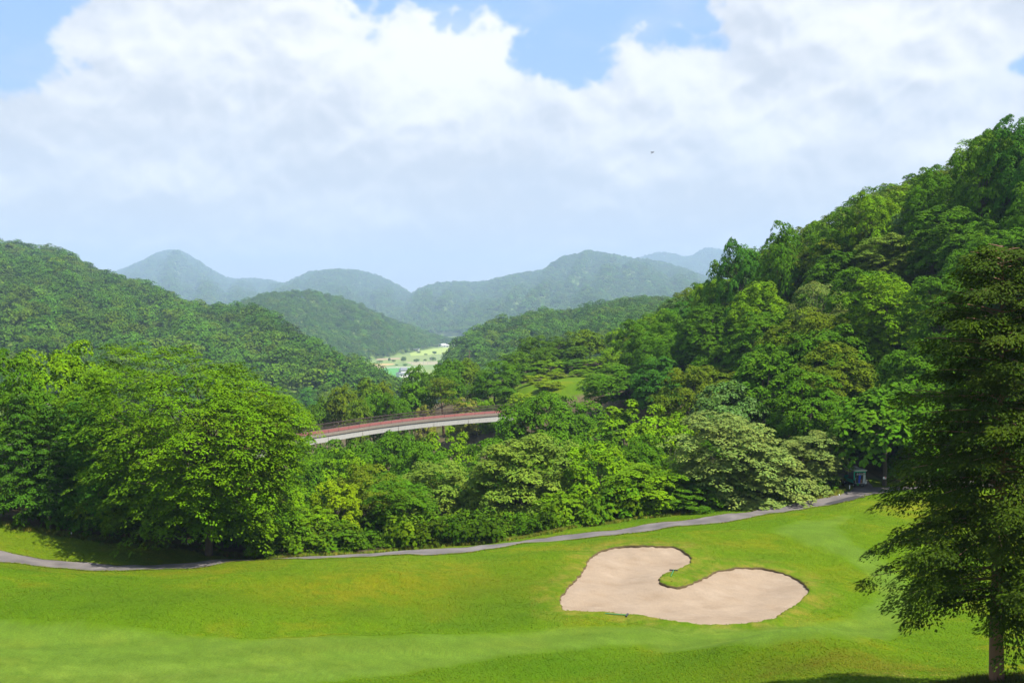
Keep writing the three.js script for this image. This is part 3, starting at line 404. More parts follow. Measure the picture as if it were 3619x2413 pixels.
// far crowns: the same tree, with fewer and larger leaf clumps
const FAR = [];
for (let i = 0; i < 3; i++) FAR.push(broadleaf({ seed: 500 + i, clumps: 34, space: 1.1, R: 1.35, subs: 4, leaves: 6, L: 0.85, W: 0.3, dome: 0.55, lobes: 7, limbEvery: 99, low: -0.35, jitter: 0.5 }).crown);
FAR.push(cypress({ seed: 510, height: 10, y0: 1, R0: 2.3, trunk: 0.15, boughs: 34, step: 0.7, fan: 0.8, fans: 1, scales: 6, L: 0.7, W: 0.2 }).crown);
const DIST = [];
for (let i = 0; i < 3; i++) DIST.push(broadleaf({ seed: 520 + i, clumps: 22, space: 1.2, R: 1.6, subs: 2, leaves: 5, L: 1.7, W: 0.65, dome: 0.5, lobes: 6, limbEvery: 99, low: -0.2, jitter: 0.5 }).crown);
function woods(points, protos, name, label, size, seed, share) {
  const r = rng(seed), g = new THREE.Group(), lists = protos.map(() => []), m = new THREE.Matrix4(), q = new THREE.Quaternion(), up = V(0, 1, 0);
  for (const p of points) { const patch = fbm2(p.x / (size * 9), p.z / (size * 9), 2); let k = Math.floor(r() * 3); if (share && protos.length > 3 && r() < share * clamp(0.5 + 1.8 * patch, 0, 1)) k = 3; lists[k].push([p, patch]); }
  protos.forEach((geo, k) => {
    if (!lists[k].length) return;
    const im = new THREE.InstancedMesh(geo, k === 3 ? LEAF.forest3 : LEAF.forest, lists[k].length);
    lists[k].forEach(([p, patch], i) => { const v = r(), s = (size / 9) * (0.6 + 0.95 * v * v + 0.1 * r()), hs = (size / 9) * (0.75 + 0.55 * v); q.setFromAxisAngle(up, r() * 6.28); m.compose(p, q, V(s, hs, s)); im.setMatrixAt(i, m); const b = 0.72 + 0.5 * r() + 0.25 * patch, w = r(); im.setColorAt(i, new THREE.Color().setRGB(b * (0.85 + 0.45 * w * w), b, b * (1.1 - 0.3 * w))); });
    im.name = k === 3 ? 'conifer_crowns' : 'broadleaf_crowns'; im.userData.kind = 'stuff'; g.add(im);
  });
  return add(g, name, { kind: 'stuff', label });
}
function scatter(S, n, seed, vmax = 1.12, vmin = 0) { const r = rng(seed), out = []; for (let i = 0; i < n; i++) { const u = r(), v = vmin + (vmax - vmin) * r(), p = S(u, v); p.u = u; p.v = v; out.push(p); } return out; }
// even spacing: candidates thinned on a grid
function thin(pts, d) { const grid = new Map(), out = []; for (const p of pts) { const i = Math.floor(p.x / d), k = Math.floor(p.z / d); let ok = true; for (let a = -1; a <= 1 && ok; a++) for (let b = -1; b <= 1 && ok; b++) for (const q of grid.get((i + a) * 100003 + k + b) ?? []) if (Math.hypot(q.x - p.x, q.z - p.z) < d) { ok = false; break; } if (!ok) continue; const key = i * 100003 + k; if (!grid.has(key)) grid.set(key, []); grid.get(key).push(p); out.push(p); } return out; }

const Sleft = hillShape({ ridge: [[-140, 205, 1330], [-60, 226, 1260], [0, 241, 1225], [57, 250, 1207], [87, 266, 1172], [126, 280, 1137], [148, 286, 1111], [183, 300, 1050], [209, 307, 997], [252, 308, 945], [279, 322, 892], [305, 340, 831], [340, 356, 770], [374, 373, 717], [405, 392, 673]], base: [[-160, 525, -35], [0, 517, -38], [150, 517, -40], [250, 517, -42], [330, 525, -42], [400, 547, -43], [425, 558, -45]], treeH: 15, amp: 0.2, seed: 3.1, gully: 7, ease: 0.85 });
hillMesh(Sleft, 90, 50, 'hill', 'steep green wooded hill descending from the left');
const S2 = hillShape({ ridge: [[205, 312, 2150], [244, 300, 2240], [270, 293, 2300], [305, 291, 2340], [331, 295, 2400], [357, 303, 2500], [383, 316, 2650], [418, 329, 2850], [440, 338, 3000], [472, 343, 3100]], base: [[200, 1480, -73], [300, 1560, -73], [360, 1800, -73], [388, 1980, -73], [422, 2300, -73], [448, 2650, -73], [470, 2800, -73]], treeH: 15, amp: 0.28, seed: 8.4, gully: 6 });
hillMesh(S2, 70, 40, 'hill', 'rounded blue green wooded hill above the valley fields');
const Sm1 = hillShape({ ridge: [[60, 290, 9591], [100, 280, 9591], [122, 270, 9591], [144, 261, 9591], [160, 253, 9591], [172, 251, 9591], [186, 254, 9591], [209, 269, 9591], [231, 279, 9522], [253, 279, 9418], [283, 284, 9248], [330, 300, 9248]], base: [[40, 4143, -72], [330, 4143, -72]], treeH: 22, amp: 0.26, seed: 21, gully: 6, ease: 1 });
hillMesh(Sm1, 60, 30, 'mountain', 'pointed hazy blue mountain behind the left hill');
const Sm2 = hillShape({ ridge: [[250, 300, 7290], [283, 285, 7452], [300, 277, 7452], [313, 272, 7452], [348, 270, 7452], [374, 275, 7452], [392, 283, 7452], [409, 293, 7290], [430, 308, 7128], [455, 325, 6966]], base: [[230, 4050, -72], [350, 4050, -72], [450, 4050, -72]], treeH: 20, amp: 0.26, seed: 27, gully: 6, ease: 1 });
hillMesh(Sm2, 60, 30, 'mountain', 'hazy rounded mountain left of the valley gap');
const Sm3 = hillShape({ ridge: [[392, 312, 6277], [414, 293, 6434], [435, 284, 6434], [461, 282, 6434], [479, 283, 6434], [514, 275, 6528], [544, 270, 6590], [566, 258, 6590], [592, 252, 6590], [622, 257, 6590], [653, 261, 6590], [680, 268, 6528], [710, 278, 6434], [770, 290, 6277]], base: [[400, 3720, -72], [460, 3518, -72], [560, 3142, -60], [780, 2891, -50]], treeH: 19, amp: 0.32, seed: 35, gully: 10, ease: 0.95 });
hillMesh(Sm3, 80, 36, 'mountain', 'broad hazy blue mountain range beyond the valley');
const Sm4 = hillShape({ ridge: [[600, 270, 10843], [640, 258, 10843], [662, 253, 10843], [688, 257, 10843], [705, 249, 10843], [735, 252, 10843], [800, 262, 10843]], base: [[600, 7280, -60], [820, 7280, -60]], treeH: 27, amp: 0.2, seed: 44, gully: 6, ease: 1 });
hillMesh(Sm4, 50, 20, 'mountain', 'palest far mountain ridge showing above the nearer range');
const S5 = hillShape({ ridge: [[448, 352, 980], [462, 338, 988], [475, 327, 997], [488, 321, 1015], [514, 316, 1050], [540, 311, 1067], [566, 310, 1102], [592, 306, 1120], [618, 300, 1137], [644, 297, 1155], [675, 298, 1190], [697, 291, 1207], [730, 280, 1225], [800, 268, 1260]], base: [[440, 800, -50], [470, 704, -37], [540, 624, -28], [640, 624, -12], [820, 624, 4]], treeH: 14, amp: 0.13, seed: 52, gully: 6, ease: 0.8 });
hillMesh(S5, 70, 34, 'hill', 'wooded ridge with pines behind the knoll trees');

const leftPts = thin(scatter(Sleft, 60000, 61, 1.06), 8.6), nearLeft = leftPts.filter((p) => p.v < 1).sort((a, b) => b.z - a.z);
// the nearest, lower right flank shows tree by tree
const flank = new Set(nearLeft.filter((p) => { const px = 512 + (FOCAL * p.x) / -p.z; return px > 215 && px < 415; }).slice(0, 46));
woods(leftPts.filter((p) => !flank.has(p)), FAR, 'hillside_forest', 'dense broadleaf forest covering the steep left hill', 13.5, 62, 0.16);
woods(thin(scatter(S2, 60000, 63, 1.06), 10), FAR, 'hillside_forest', 'blue green forest covering the rounded hill above the fields', 14, 64, 0.25);
woods(thin(scatter(Sm1, 60000, 65, 1.05), 22), DIST, 'mountain_forest', 'hazy forest covering the pointed far mountain', 28, 66);
woods(thin(scatter(Sm2, 60000, 67, 1.05), 20), DIST, 'mountain_forest', 'hazy forest covering the rounded far mountain', 25, 68);
woods(thin(scatter(Sm3, 110000, 69, 1.05), 18), DIST, 'mountain_forest', 'hazy forest covering the broad mountain range', 23.5, 70);
woods(thin(scatter(Sm4, 50000, 71, 1.05), 28), DIST, 'mountain_forest', 'pale forest covering the farthest ridge', 35, 72);
const ridgePts = thin(scatter(S5, 40000, 73, 1.06), 8), nearRidge = new Set(ridgePts.filter((p) => p.v > 0.2 && p.v < 1.02).filter((p) => { const px = 512 + (FOCAL * p.x) / -p.z; return px > 452 && px < 600; }).sort((a, b) => b.z - a.z).slice(0, 30));
woods(ridgePts.filter((p) => !nearRidge.has(p)), FAR, 'ridge_forest', 'mixed forest on the ridge behind the knoll', 12, 74, 0.5);
const rp = rng(81), pick = (a) => a[Math.floor(rp() * a.length)];
for (const p of flank) plant('mid' + Math.floor(rp() * 4), pick(['forest', 'forest', 'forest2', 'forest3', 'emerald']), p.x, p.z, p.y, 10.5 + 4 * rp(), 10 + 3 * rp(), 'hillside_tree', 'round crowned broadleaf tree on the lower flank of the left hill above the bridge', 'trees on the lower flank of the left hill');
for (const p of nearRidge) { const px = 512 + (FOCAL * p.x) / -p.z, c = rp(); if (c < 0.3) plant('cedar' + Math.floor(rp() * 2), 'forest3', p.x, p.z, p.y, 15 + 5 * rp(), 6.5 + rp(), 'cedar_tree', 'narrow dark cedar on the ridge behind the knoll', 'cedars on the ridge'); else if (c < 0.5) plant('pine' + Math.floor(rp() * 2), 'forest3', p.x, p.z, p.y, 14 + 4 * rp(), 8 + rp(), 'pine_tree', 'flat topped pine with bare stem on the ridge behind the knoll', 'pines on the ridge'); else plant('mid' + Math.floor(rp() * 4), pick(['forest', 'forest2', 'forest3', 'emerald']), p.x, p.z, p.y, 12 + 4 * rp(), 11 + 3 * rp(), 'ridge_tree', 'rounded broadleaf tree on the ridge behind the knoll', 'broadleaf trees on the ridge'); }
console.log('hills done', leftPts.length, ridgePts.length);

// ---------------------------------------------------------------- valley floor, fields, houses, poles
const FLOOR = -72, onFloor = (px, py, y = FLOOR) => { const p = at(px, py, 100), k = (y - EYE) / (p.y - EYE); return V(p.x * k, y, p.z * k); };
{
  const g = gridMesh(axis([[-9500, 900], [-800, 30], [300, 900], [9500, 1]]), axis([[300, 100], [-300, 30], [-3200, 600], [-12500, 1]]), () => FLOOR, (x, z) => { const a = fbm2(x * 0.006, z * 0.004, 3), b = fbm2(x * 0.03, z * 0.015, 3); return [0.13 + 0.05 * a + 0.03 * b, 0.185 + 0.03 * a, 0.042 + 0.015 * b]; });
  structure(g, new THREE.MeshStandardMaterial({ vertexColors: true, roughness: 1 }), 'valley_floor', 'flat green valley floor between the hills');
  const field = (pts, y, col, label) => { const q = pts.map(([a, b]) => onFloor(353.7 + 0.06016 * a, 325.4 + 0.06016 * b, y)), s = new THREE.Shape(q.map((p) => new THREE.Vector2(p.x, -p.z))), geo = new THREE.ShapeGeometry(s); geo.rotateX(-Math.PI / 2); geo.translate(0, y, 0); structure(geo, new THREE.MeshStandardMaterial({ color: new THREE.Color().setRGB(...col), roughness: 1 }), 'field', label); };
  field([[300, 735], [560, 700], [960, 695], [900, 760], [760, 900], [420, 900], [340, 800]], FLOOR + 0.12, [0.052, 0.205, 0.035], 'bright green rice paddy in the valley');
  field([[200, 648], [440, 652], [540, 680], [500, 694], [330, 730], [200, 720]], FLOOR + 0.16, [0.26, 0.165, 0.10], 'bare brown tilled field beside the paddy');
  field([[240, 628], [640, 622], [700, 640], [560, 658], [240, 650]], FLOOR + 0.10, [0.33, 0.24, 0.09], 'dry straw coloured field behind the tilled soil');
  field([[350, 545], [760, 530], [780, 555], [400, 572]], FLOOR + 0.10, [0.26, 0.19, 0.11], 'brownish fallow strip under the wooded hill');
  field([[540, 690], [1010, 680], [1020, 687], [540, 698]], FLOOR + 0.2, [0.42, 0.40, 0.37], 'pale farm road crossing the valley');
  field([[930, 445], [1290, 385], [1700, 340], [1660, 420], [1480, 470], [950, 500]], FLOOR + 0.12, [0.235, 0.30, 0.055], 'yellow green meadow at the head of the valley');
  field([[860, 600], [1500, 585], [1520, 640], [1000, 655]], FLOOR + 0.08, [0.24, 0.22, 0.12], 'greyish fallow field near the poles');
}
const wallM = new THREE.MeshStandardMaterial({ color: new THREE.Color().setRGB(0.62, 0.60, 0.55), roughness: 0.9 }), roofM = new THREE.MeshStandardMaterial({ color: new THREE.Color().setRGB(0.13, 0.14, 0.16), roughness: 0.6 }), roofLight = new THREE.MeshStandardMaterial({ color: new THREE.Color().setRGB(0.72, 0.72, 0.72), roughness: 0.6 }), roofBlue = new THREE.MeshStandardMaterial({ color: new THREE.Color().setRGB(0.30, 0.45, 0.62), roughness: 0.6 }), glassM = new THREE.MeshStandardMaterial({ color: new THREE.Color().setRGB(0.03, 0.035, 0.04), roughness: 0.15 });
function gableRoof(w, d, h, over, hip = 0) { const a = w / 2 + over, b = d / 2 + over, r = a - hip, P = [-a, 0, b, a, 0, b, r, h, 0, -r, h, 0, a, 0, -b, -a, 0, -b], I = [0, 1, 2, 0, 2, 3, 4, 5, 3, 4, 3, 2, 1, 4, 2, 5, 0, 3, 0, 5, 4, 0, 4, 1], g = new THREE.BufferGeometry(); g.setAttribute('position', new THREE.Float32BufferAttribute(P, 3)); g.setIndex(I); const n = g.toNonIndexed(); n.computeVertexNormals(); return n; }
function house(p, turn, w, d, h, roofH, roofMat, label, opt = {}) {
  const g = new THREE.Group(); g.position.copy(p); g.rotation.y = turn; g.scale.setScalar(1.6);
  part(g, 'wall', new THREE.BoxGeometry(w, h, d).translate(0, h / 2, 0), opt.wall ?? wallM);
  const roof = part(g, 'roof', gableRoof(w, d, roofH, 0.6, opt.hip ?? 0).translate(0, h + 0.01, 0), roofMat);
  if (opt.upper) { part(g, 'wall', new THREE.BoxGeometry(w * 0.62, 2.6, d * 0.62).translate(0, h + roofH * 0.3 + 1.3, 0), wallM); part(g, 'roof', gableRoof(w * 0.62, d * 0.62, roofH * 0.8, 0.6, opt.hip ? 1.6 : 0).translate(0, h + roofH * 0.3 + 2.61, 0), roofMat); part(roof, 'ridge_cap', new THREE.BoxGeometry(w * 0.5, 0.25, 0.4).translate(0, h + roofH + 0.05, 0), roofMat); }
  for (let i = 0; i < (opt.windows ?? 3); i++) { const wx = -w / 2 + (w * (i + 0.5)) / (opt.windows ?? 3); part(g, 'window', new THREE.BoxGeometry(1.4, 1.2, 0.08).translate(wx, h * 0.55, d / 2 + 0.02), glassM); }
  return add(g, 'house', { label, category: 'house' });
}
const fl = (a, b) => onFloor(353.7 + 0.06016 * a, 325.4 + 0.06016 * b);
house(fl(830, 850), 0.5, 11, 8, 3, 2.2, roofM, 'two storey farmhouse with grey tiled roof beside the bright paddy', { hip: 2.4, upper: true });
house(fl(952, 421), 0.2, 4.5, 4, 2.4, 0.8, roofBlue, 'small shed with pale blue roof at the wood edge', { windows: 1 });
house(fl(1040, 424), -0.2, 7, 5.5, 2.6, 1.5, roofLight, 'white roofed farm building next to the blue shed', { windows: 2 });
house(fl(1040, 398), 0.1, 8, 7, 3.2, 2.2, roofM, 'dark roofed farmhouse behind the white farm building', { hip: 1.6 });
house(fl(1470, 340), 0.3, 10, 8, 2.8, 1.6, roofLight, 'long white building at the valley head', { windows: 3 });
house(fl(1530, 354), 0.1, 9, 7, 2.8, 1.4, roofLight, 'low white building in front of the long one', { windows: 2 });
house(fl(1505, 285), 0.4, 9, 7, 3, 1.8, roofM, 'brown walled house behind the white buildings', { wall: new THREE.MeshStandardMaterial({ color: new THREE.Color().setRGB(0.4, 0.33, 0.26), roughness: 0.9 }) });
house(fl(1650, 290), -0.3, 12, 8, 3.2, 3, roofM, 'large dark roofed house at the foot of the far wood', { hip: 2 });
house(fl(1715, 288), 0.5, 6, 5, 2.8, 1.4, roofM, 'small grey house beside the large dark roofed one', { windows: 1 });
const poleM = new THREE.MeshStandardMaterial({ color: new THREE.Color().setRGB(0.42, 0.40, 0.38), roughness: 0.9 });
for (let [a, b, h] of [[965, 685, 7.5], [1100, 650, 9], [1157, 655, 7], [1232, 640, 8], [1285, 598, 9], [1370, 590, 9], [1418, 555, 9], [1465, 540, 12], [1408, 395, 9], [995, 400, 11], [1692, 335, 13], [1560, 300, 10]]) {
  h *= 1.45; const g = new THREE.Group(); g.position.copy(fl(a, b)); part(g, 'pole', new THREE.CylinderGeometry(0.2, 0.3, h, 8).translate(0, h / 2, 0), poleM); part(g, 'crossarm', new THREE.BoxGeometry(1.8, 0.14, 0.14).translate(0, h - 0.6, 0.24), poleM); part(g, 'crossarm', new THREE.BoxGeometry(1.5, 0.12, 0.12).translate(0, h - 1.3, 0.24), poleM);
  add(g, 'utility_pole', { label: 'grey utility pole standing in the valley fields', category: 'utility pole', group: 'utility poles in the valley' });
}
for (const [a, b, w, h, l] of [[825, 605, 100, 95, 'forest'], [590, 600, 50, 70, 'forest3'], [665, 600, 80, 40, 'forest'], [1040, 606, 110, 60, 'forest'], [1320, 590, 130, 75, 'forest'], [1345, 475, 90, 55, 'forest3'], [855, 668, 90, 40, 'emerald'], [715, 660, 60, 22, 'forest'], [1190, 590, 60, 40, 'forest2'], [430, 615, 120, 40, 'forest2'], [250, 600, 90, 30, 'forest2'], [1075, 455, 80, 30, 'forest2'], [1200, 490, 70, 30, 'forest2'], [870, 470, 60, 80, 'forest3'], [740, 450, 110, 70, 'forest'], [490, 520, 130, 110, 'forest3'], [1640, 500, 110, 110, 'emerald'], [1590, 540, 80, 50, 'forest3']]) { const p = fl(a, b), k = (0.06016 / FOCAL) * -p.z; plant('mid' + Math.floor(rp() * 4), l, p.x, p.z, FLOOR, Math.max(2, h * k), w * k, 'field_tree', 'bushy tree standing among the valley fields', 'trees among the valley fields'); }

// ---------------------------------------------------------------- the wood round the golf hole
// left of the path
seen('zelkova', 'zelkova', 207, 347, 246, 87, 'zelkova_tree', 'huge spreading zelkova with layered bright green sprays beside the cart path', null, 0.4);
seen('zelkova_b', 'zelkova', 118, 343, 140, 99, 'zelkova_tree', 'tall zelkova rising behind the huge spreading zelkova', null, 2.1);
seen('oak0', 'bright', 62, 342, 105, 104, 'broadleaf_tree', 'sunny topped broadleaf tree behind the two cypresses on the bank', null, 1.0);
seen('oak1', 'mid', 8, 349, 90, 100, 'broadleaf_tree', 'broadleaf tree at the end of the row of trees on the bank', null, 3.0);
seen('layered0', 'emerald', 92, 398, 95, 93, 'broadleaf_tree', 'dark layered tree tucked between zelkova and cypresses', null, 5.0);
seen('cypress_left0', 'deep', 20, 396, 68, 88.5, 'cypress_tree', 'cypress with pale bare stem on the bank, the one away from the zelkova', null, 0.2);
seen('cypress_left1', 'deep', 48, 406, 62, 89, 'cypress_tree', 'cypress with pale bare stem on the bank, closer to the zelkova', null, 1.9);
seen('layered1', 'mid', 150, 410, 110, 108, 'broadleaf_tree', 'dark tree in the shade behind the huge zelkova', null, 0.7);
seen('oak2', 'olive', 240, 392, 110, 112, 'broadleaf_tree', 'shaded tree behind the outer boughs of the huge zelkova', null, 0.7);
seen('oak3', 'mid', 30, 420, 110, 118, 'broadleaf_tree', 'shaded tree behind the cypresses', null, 0.2);
seen('oak2', 'emerald', 90, 430, 110, 122, 'broadleaf_tree', 'shaded tree deep behind the dark layered tree', null, 2.2);
// ravine between the path and the bridge
const rav = [
  ['vine0', 'lime', 336, 478, 42, 98, 'bright shrub heaped with vines beside the huge zelkova'], ['vine1', 'bright', 318, 505, 40, 95, 'bright green shrub at the foot of the huge zelkova'], ['oak1', 'olive', 362, 462, 62, 106, 'olive toned rounded tree between vine shrub and dark ravine trees'], ['vine0', 'bright', 346, 448, 46, 128, 'bright tree just under the left end of the bridge'],
  ['oak0', 'mid', 372, 438, 60, 142, 'dark tree below the middle of the bridge'], ['oak3', 'mid', 414, 430, 62, 150, 'mid green tree reaching up to the bridge girder'], ['oak2', 'mid', 392, 470, 56, 122, 'dark tree in the ravine between olive tree and pale layered tree'], ['vine1', 'bright', 452, 428, 52, 156, 'bright tree below the right half of the bridge'],
  ['layered0', 'pale', 442, 458, 78, 112, 'pale layered tree at the path edge with dark hollow beside it'], ['layered1', 'pale', 516, 434, 100, 107, 'large pale layered tree with drooping sprays above the path'], ['oak1', 'mid', 480, 438, 70, 135, 'mid green tree behind the large pale layered tree'], ['oak0', 'mid', 530, 395, 74, 158, 'large rounded tree hiding the far end of the bridge'],
  ['oak3', 'mid', 572, 392, 76, 162, 'large rounded tree beside the one hiding the bridge end'], ['oak2', 'mid', 566, 430, 84, 128, 'broad tree in the middle of the ravine wood'], ['layered2', 'bright', 548, 452, 60, 118, 'bright layered tree behind the large pale layered tree'], ['vine0', 'bright', 598, 440, 60, 104, 'bright leafy tree at the path edge'],
  ['vine1', 'bright', 630, 400, 72, 142, 'bright tree above the ravine wood'], ['oak0', 'mid', 628, 363, 70, 190, 'dark rounded tree in front of the hidden green'], ['oak1', 'olive', 686, 366, 58, 150, 'olive oak with knobbly crown'], ['oak3', 'olive', 722, 366, 56, 156, 'olive oak standing at the foot of the steep slope'],
  ['vine0', 'bright', 668, 414, 58, 119, 'bright tree draped in vines below the olive oaks'], ['glossy', 'gloss', 732, 382, 62, 124, 'tree with large glossy dark leaves'], ['layered0', 'grey', 742, 412, 112, 103, 'wide tree with pale greyish layered sprays over the path'], ['layered2', 'grey', 806, 430, 64, 106, 'pale layered tree reaching towards the cart'], ['mid1', 'mid', 885, 384, 84, 106.5, 'tree on a bare stem added beside the cart to shade it'], ['oak3', 'mid', 348, 440, 56, 150, 'dark tree under the girder near the zelkova'], ['oak1', 'mid', 300, 436, 56, 140, 'dark tree between the huge zelkova and the bridge'], ['oak1', 'mid', 872, 418, 66, 121, 'dark tree overhanging the path behind the cart'], ['layered0', 'emerald', 912, 404, 70, 119, 'dark layered tree beside the branch path'], ['oak3', 'mid', 952, 396, 70, 117, 'dark tree above the far end of the branch path'],  // bare-stemmed tree by the cart is added so its crown shades the roof
  ['layered1', 'bright', 650, 462, 74, 102, 'bright shrubby tree at the path edge under the vine draped tree'], ['oak2', 'mid', 618, 452, 50, 116, 'dark tree in the hollow behind the bright leafy tree'], ['oak1', 'mid', 690, 440, 60, 112, 'dark tree behind the wide pale layered tree'], ['vine1', 'bright', 610, 492, 40, 99, 'low bright shrub at the edge of the path verge'],
  ['oak0', 'mid', 640, 436, 56, 113, 'tree between the vine draped tree and the bright leafy one'], ['vine0', 'mid', 690, 482, 48, 100, 'low mid green shrub in front of the wide pale tree'], ['oak3', 'emerald', 470, 470, 60, 118, 'dark tree in the hollow between the two pale layered trees'], ['layered2', 'mid', 402, 476, 56, 101, 'small layered tree at the path edge near the olive tree'], ['vine1', 'bright', 560, 490, 44, 98, 'low bright shrub beside the large pale layered tree'],
  ['oak0', 'mid', 775, 440, 70, 116, 'dark tree behind the pale layered trees'], ['oak2', 'mid', 840, 440, 60, 122, 'dark tree in the shade behind the cart'], ['oak0', 'mid', 322, 440, 56, 150, 'tree hiding the near abutment of the bridge'], ['oak3', 'mid', 434, 440, 60, 138, 'dark tree in the depth of the ravine under the bridge'],
];
rav.forEach(([k, l, px, py, w, D, label], i) => seen(k, l, px, py, w * 1.34, D, /shrub/.test(label) && !/shrubby/.test(label) ? 'leafy_shrub' : 'ravine_tree', label, null, i * 1.7));
// behind the bridge and on the knoll
const knollTrees = [
  ['mid0', 'olive', 340, 383, 36, 226], ['mid1', 'mid', 374, 391, 40, 218], ['mid2', 'forest2', 370, 377, 34, 248], ['mid3', 'mid', 412, 382, 42, 226], ['oak3', 'mid', 398, 392, 40, 214], ['oak1', 'mid', 494, 360, 54, 236], ['mid0', 'mid', 414, 364, 32, 270], ['mid2', 'mid', 446, 358, 34, 272], ['mid1', 'forest2', 466, 358, 30, 276], ['oak0', 'forest', 534, 335, 40, 290], ['oak2', 'forest', 560, 336, 36, 286], ['mid3', 'forest2', 590, 329, 42, 284], ['mid1', 'bright', 622, 328, 34, 270], ['mid0', 'forest', 518, 350, 32, 262], ['mid2', 'forest', 650, 324, 40, 268], ['mid1', 'emerald', 674, 318, 44, 262], ['mid3', 'bright', 612, 346, 30, 262], ['mid0', 'mid', 640, 345, 34, 254], ['mid2', 'olive', 384, 380, 30, 258], ['mid1', 'forest', 430, 372, 30, 258], ['mid3', 'mid', 454, 370, 30, 252], ['mid0', 'forest2', 356, 396, 30, 212], ['mid2', 'forest', 320, 396, 34, 226], ['mid1', 'forest', 300, 404, 34, 232], ['mid0', 'forest', 575, 345, 30, 276], ['mid3', 'forest', 545, 346, 28, 272], ['mid2', 'forest', 662, 348, 34, 250], ['mid1', 'forest', 690, 330, 36, 252], ['mid2', 'forest', 478, 380, 34, 244], ['mid0', 'mid', 505, 385, 30, 228],
];
knollTrees.forEach(([k, l, px, py, w, D], i) => seen(k, l, px, py, w, D, 'knoll_tree', D < 232 ? `${l === 'olive' ? 'olive' : l === 'mid' ? 'fresh' : 'dark'} green broadleaf tree just behind the bridge railing` : `${/forest|deep|emerald/.test(l) ? 'dark' : l === 'bright' ? 'bright' : 'fresh'} green broadleaf tree on the knoll behind the small fairway`, D < 232 ? 'trees just behind the bridge' : 'trees on the knoll', i * 2.1));
for (const [px, py, w, D, l, label] of [[522, 362, 44, 262, 'mid', 'leafy shrub closing the bridge side of the bank behind the small fairway'], [548, 359, 44, 264, 'bright', 'tall bright shrub on the bank behind the small fairway'], [574, 358, 44, 264, 'mid', 'leafy shrub in the middle of the bank behind the small fairway'], [600, 356, 42, 262, 'bright', 'bright shrub at the slope side of the bank behind the small fairway'], [474, 398, 40, 222, 'mid', 'leafy shrub behind the end of the bridge railing'], [500, 404, 36, 210, 'mid', 'leafy shrub at the foot of the bridge end']]) seen('vine' + (px % 4 ? 0 : 1), l, px, py, w, D, 'leafy_shrub', label, null);
seen('pine0', 'olive', 444, 378, 44, 224, 'pine_tree', 'yellowish flat topped pine behind the bridge railing', null, 0);
for (const [px, py, w, D, l, label] of [[466, 391, 34, 214, 'gold', 'yellow flowering shrub behind the bridge railing'], [426, 392, 26, 220, 'gold', 'small yellowish shrub beside the flat topped pine'], [536, 374, 32, 248, 'lime', 'bright shrub at the back of the small fairway'], [556, 377, 24, 250, 'lime', 'bright shrub between two others behind the small fairway'], [582, 374, 30, 252, 'bright', 'bright shrub under the dark knoll trees'], [548, 388, 34, 224, 'lime', 'sprawling bright shrub on the bank below the small fairway'], [522, 392, 26, 218, 'lime', 'bright shrub at the end of the bank by the bridge'], [486, 398, 24, 212, 'bright', 'bright shrub by the end of the railing']]) { const p = at(px, py, D), gy = H0(p.x, p.z), h = clamp(p.y - gy, 2, 9); plant('vine' + (px % 2), l, p.x, p.z, gy, h, (w / FOCAL) * D, 'leafy_shrub', label, null); }
// dead pine on the ridge
{ const g = new THREE.Group(), r = rng(9), p = at(469, 362, 700), list = []; limb(list, V(0, 0, 0), V(0.3, 12, 0), 0.3, 0.06, r, 0.03, 6, 6); const tw = []; for (let i = 0; i < 16; i++) { const y = 5 + i * 0.45, a = i * 2.4; limb(tw, V(0.2, y, 0), V(Math.cos(a) * (3.4 - i * 0.15), y + 0.6 * r(), Math.sin(a) * (3.4 - i * 0.15)), 0.06, 0.015, r, 0.15, 3, 4); } part(g, 'trunk', list[0], redBark); part(g, 'branches', mergeGeometries(tw), redBark); g.scale.setScalar(1.5); g.position.set(p.x, p.y - 9, p.z); add(g, 'dead_pine', { label: 'bare reddish dead pine rising above the knoll trees', category: 'tree' }); }

// the steep slope on the right
{
  const r = rng(91), pts = [];
  for (let i = 0; i < 9000; i++) { const x = 24 + r() * 84, z = -108 - r() * 165; const px = 512 + (FOCAL * x) / -z; if (px < 672 - 30 || px > 1060 || woodIn(x, z) < 3) continue; if (x < 34 && z > -128) continue; if (Math.hypot(x - 37.6, z + 109) < 5.5) continue; if (px < 760 && z > -175) continue; pts.push(V(x, 0, z)); }
  const chosen = thin(pts, 8.2);
  const mixes = [['oak', 'mid', 3], ['oak', 'olive', 2.4], ['oak', 'emerald', 1.2], ['layered', 'bright', 1.5], ['oak', 'bright', 1.5], ['layered', 'mid', 1], ['glossy', 'gloss', 0.5], ['vine', 'mid', 0.8], ['layered', 'pale', 0.7]], total = mixes.reduce((s, m) => s + m[2], 0), cnt = { oak: 4, layered: 3, vine: 2 };
  for (const p of chosen) {
    let q = r() * total, m = mixes[0]; for (const x of mixes) { m = x; q -= x[2]; if (q <= 0) break; }
    const gy = H0(p.x, p.z), h = 10 + 4 * r(), w = 10.2 + 3.8 * r(), D = -p.z, kind = cnt[m[0]] ? m[0] + Math.floor(r() * cnt[m[0]]) : m[0];
    const tone = { mid: 'fresh green', olive: 'olive green', emerald: 'bluish green', bright: 'bright green', gloss: 'glossy dark green', pale: 'pale green' }[m[1]], form = { oak: 'round crowned', layered: 'layered', glossy: 'large leaved', vine: 'vine covered' }[m[0]], where = gy > 22 ? 'high on the steep right slope' : gy > 9 ? 'halfway up the steep right slope' : 'at the foot of the steep right slope';
    plant(kind, m[1], p.x, p.z, gy, h, w, 'slope_tree', `${tone} ${form} tree ${where}`, 'trees on the steep right slope', r() * 6.28);
  }
  console.log('slope trees', chosen.length);
}
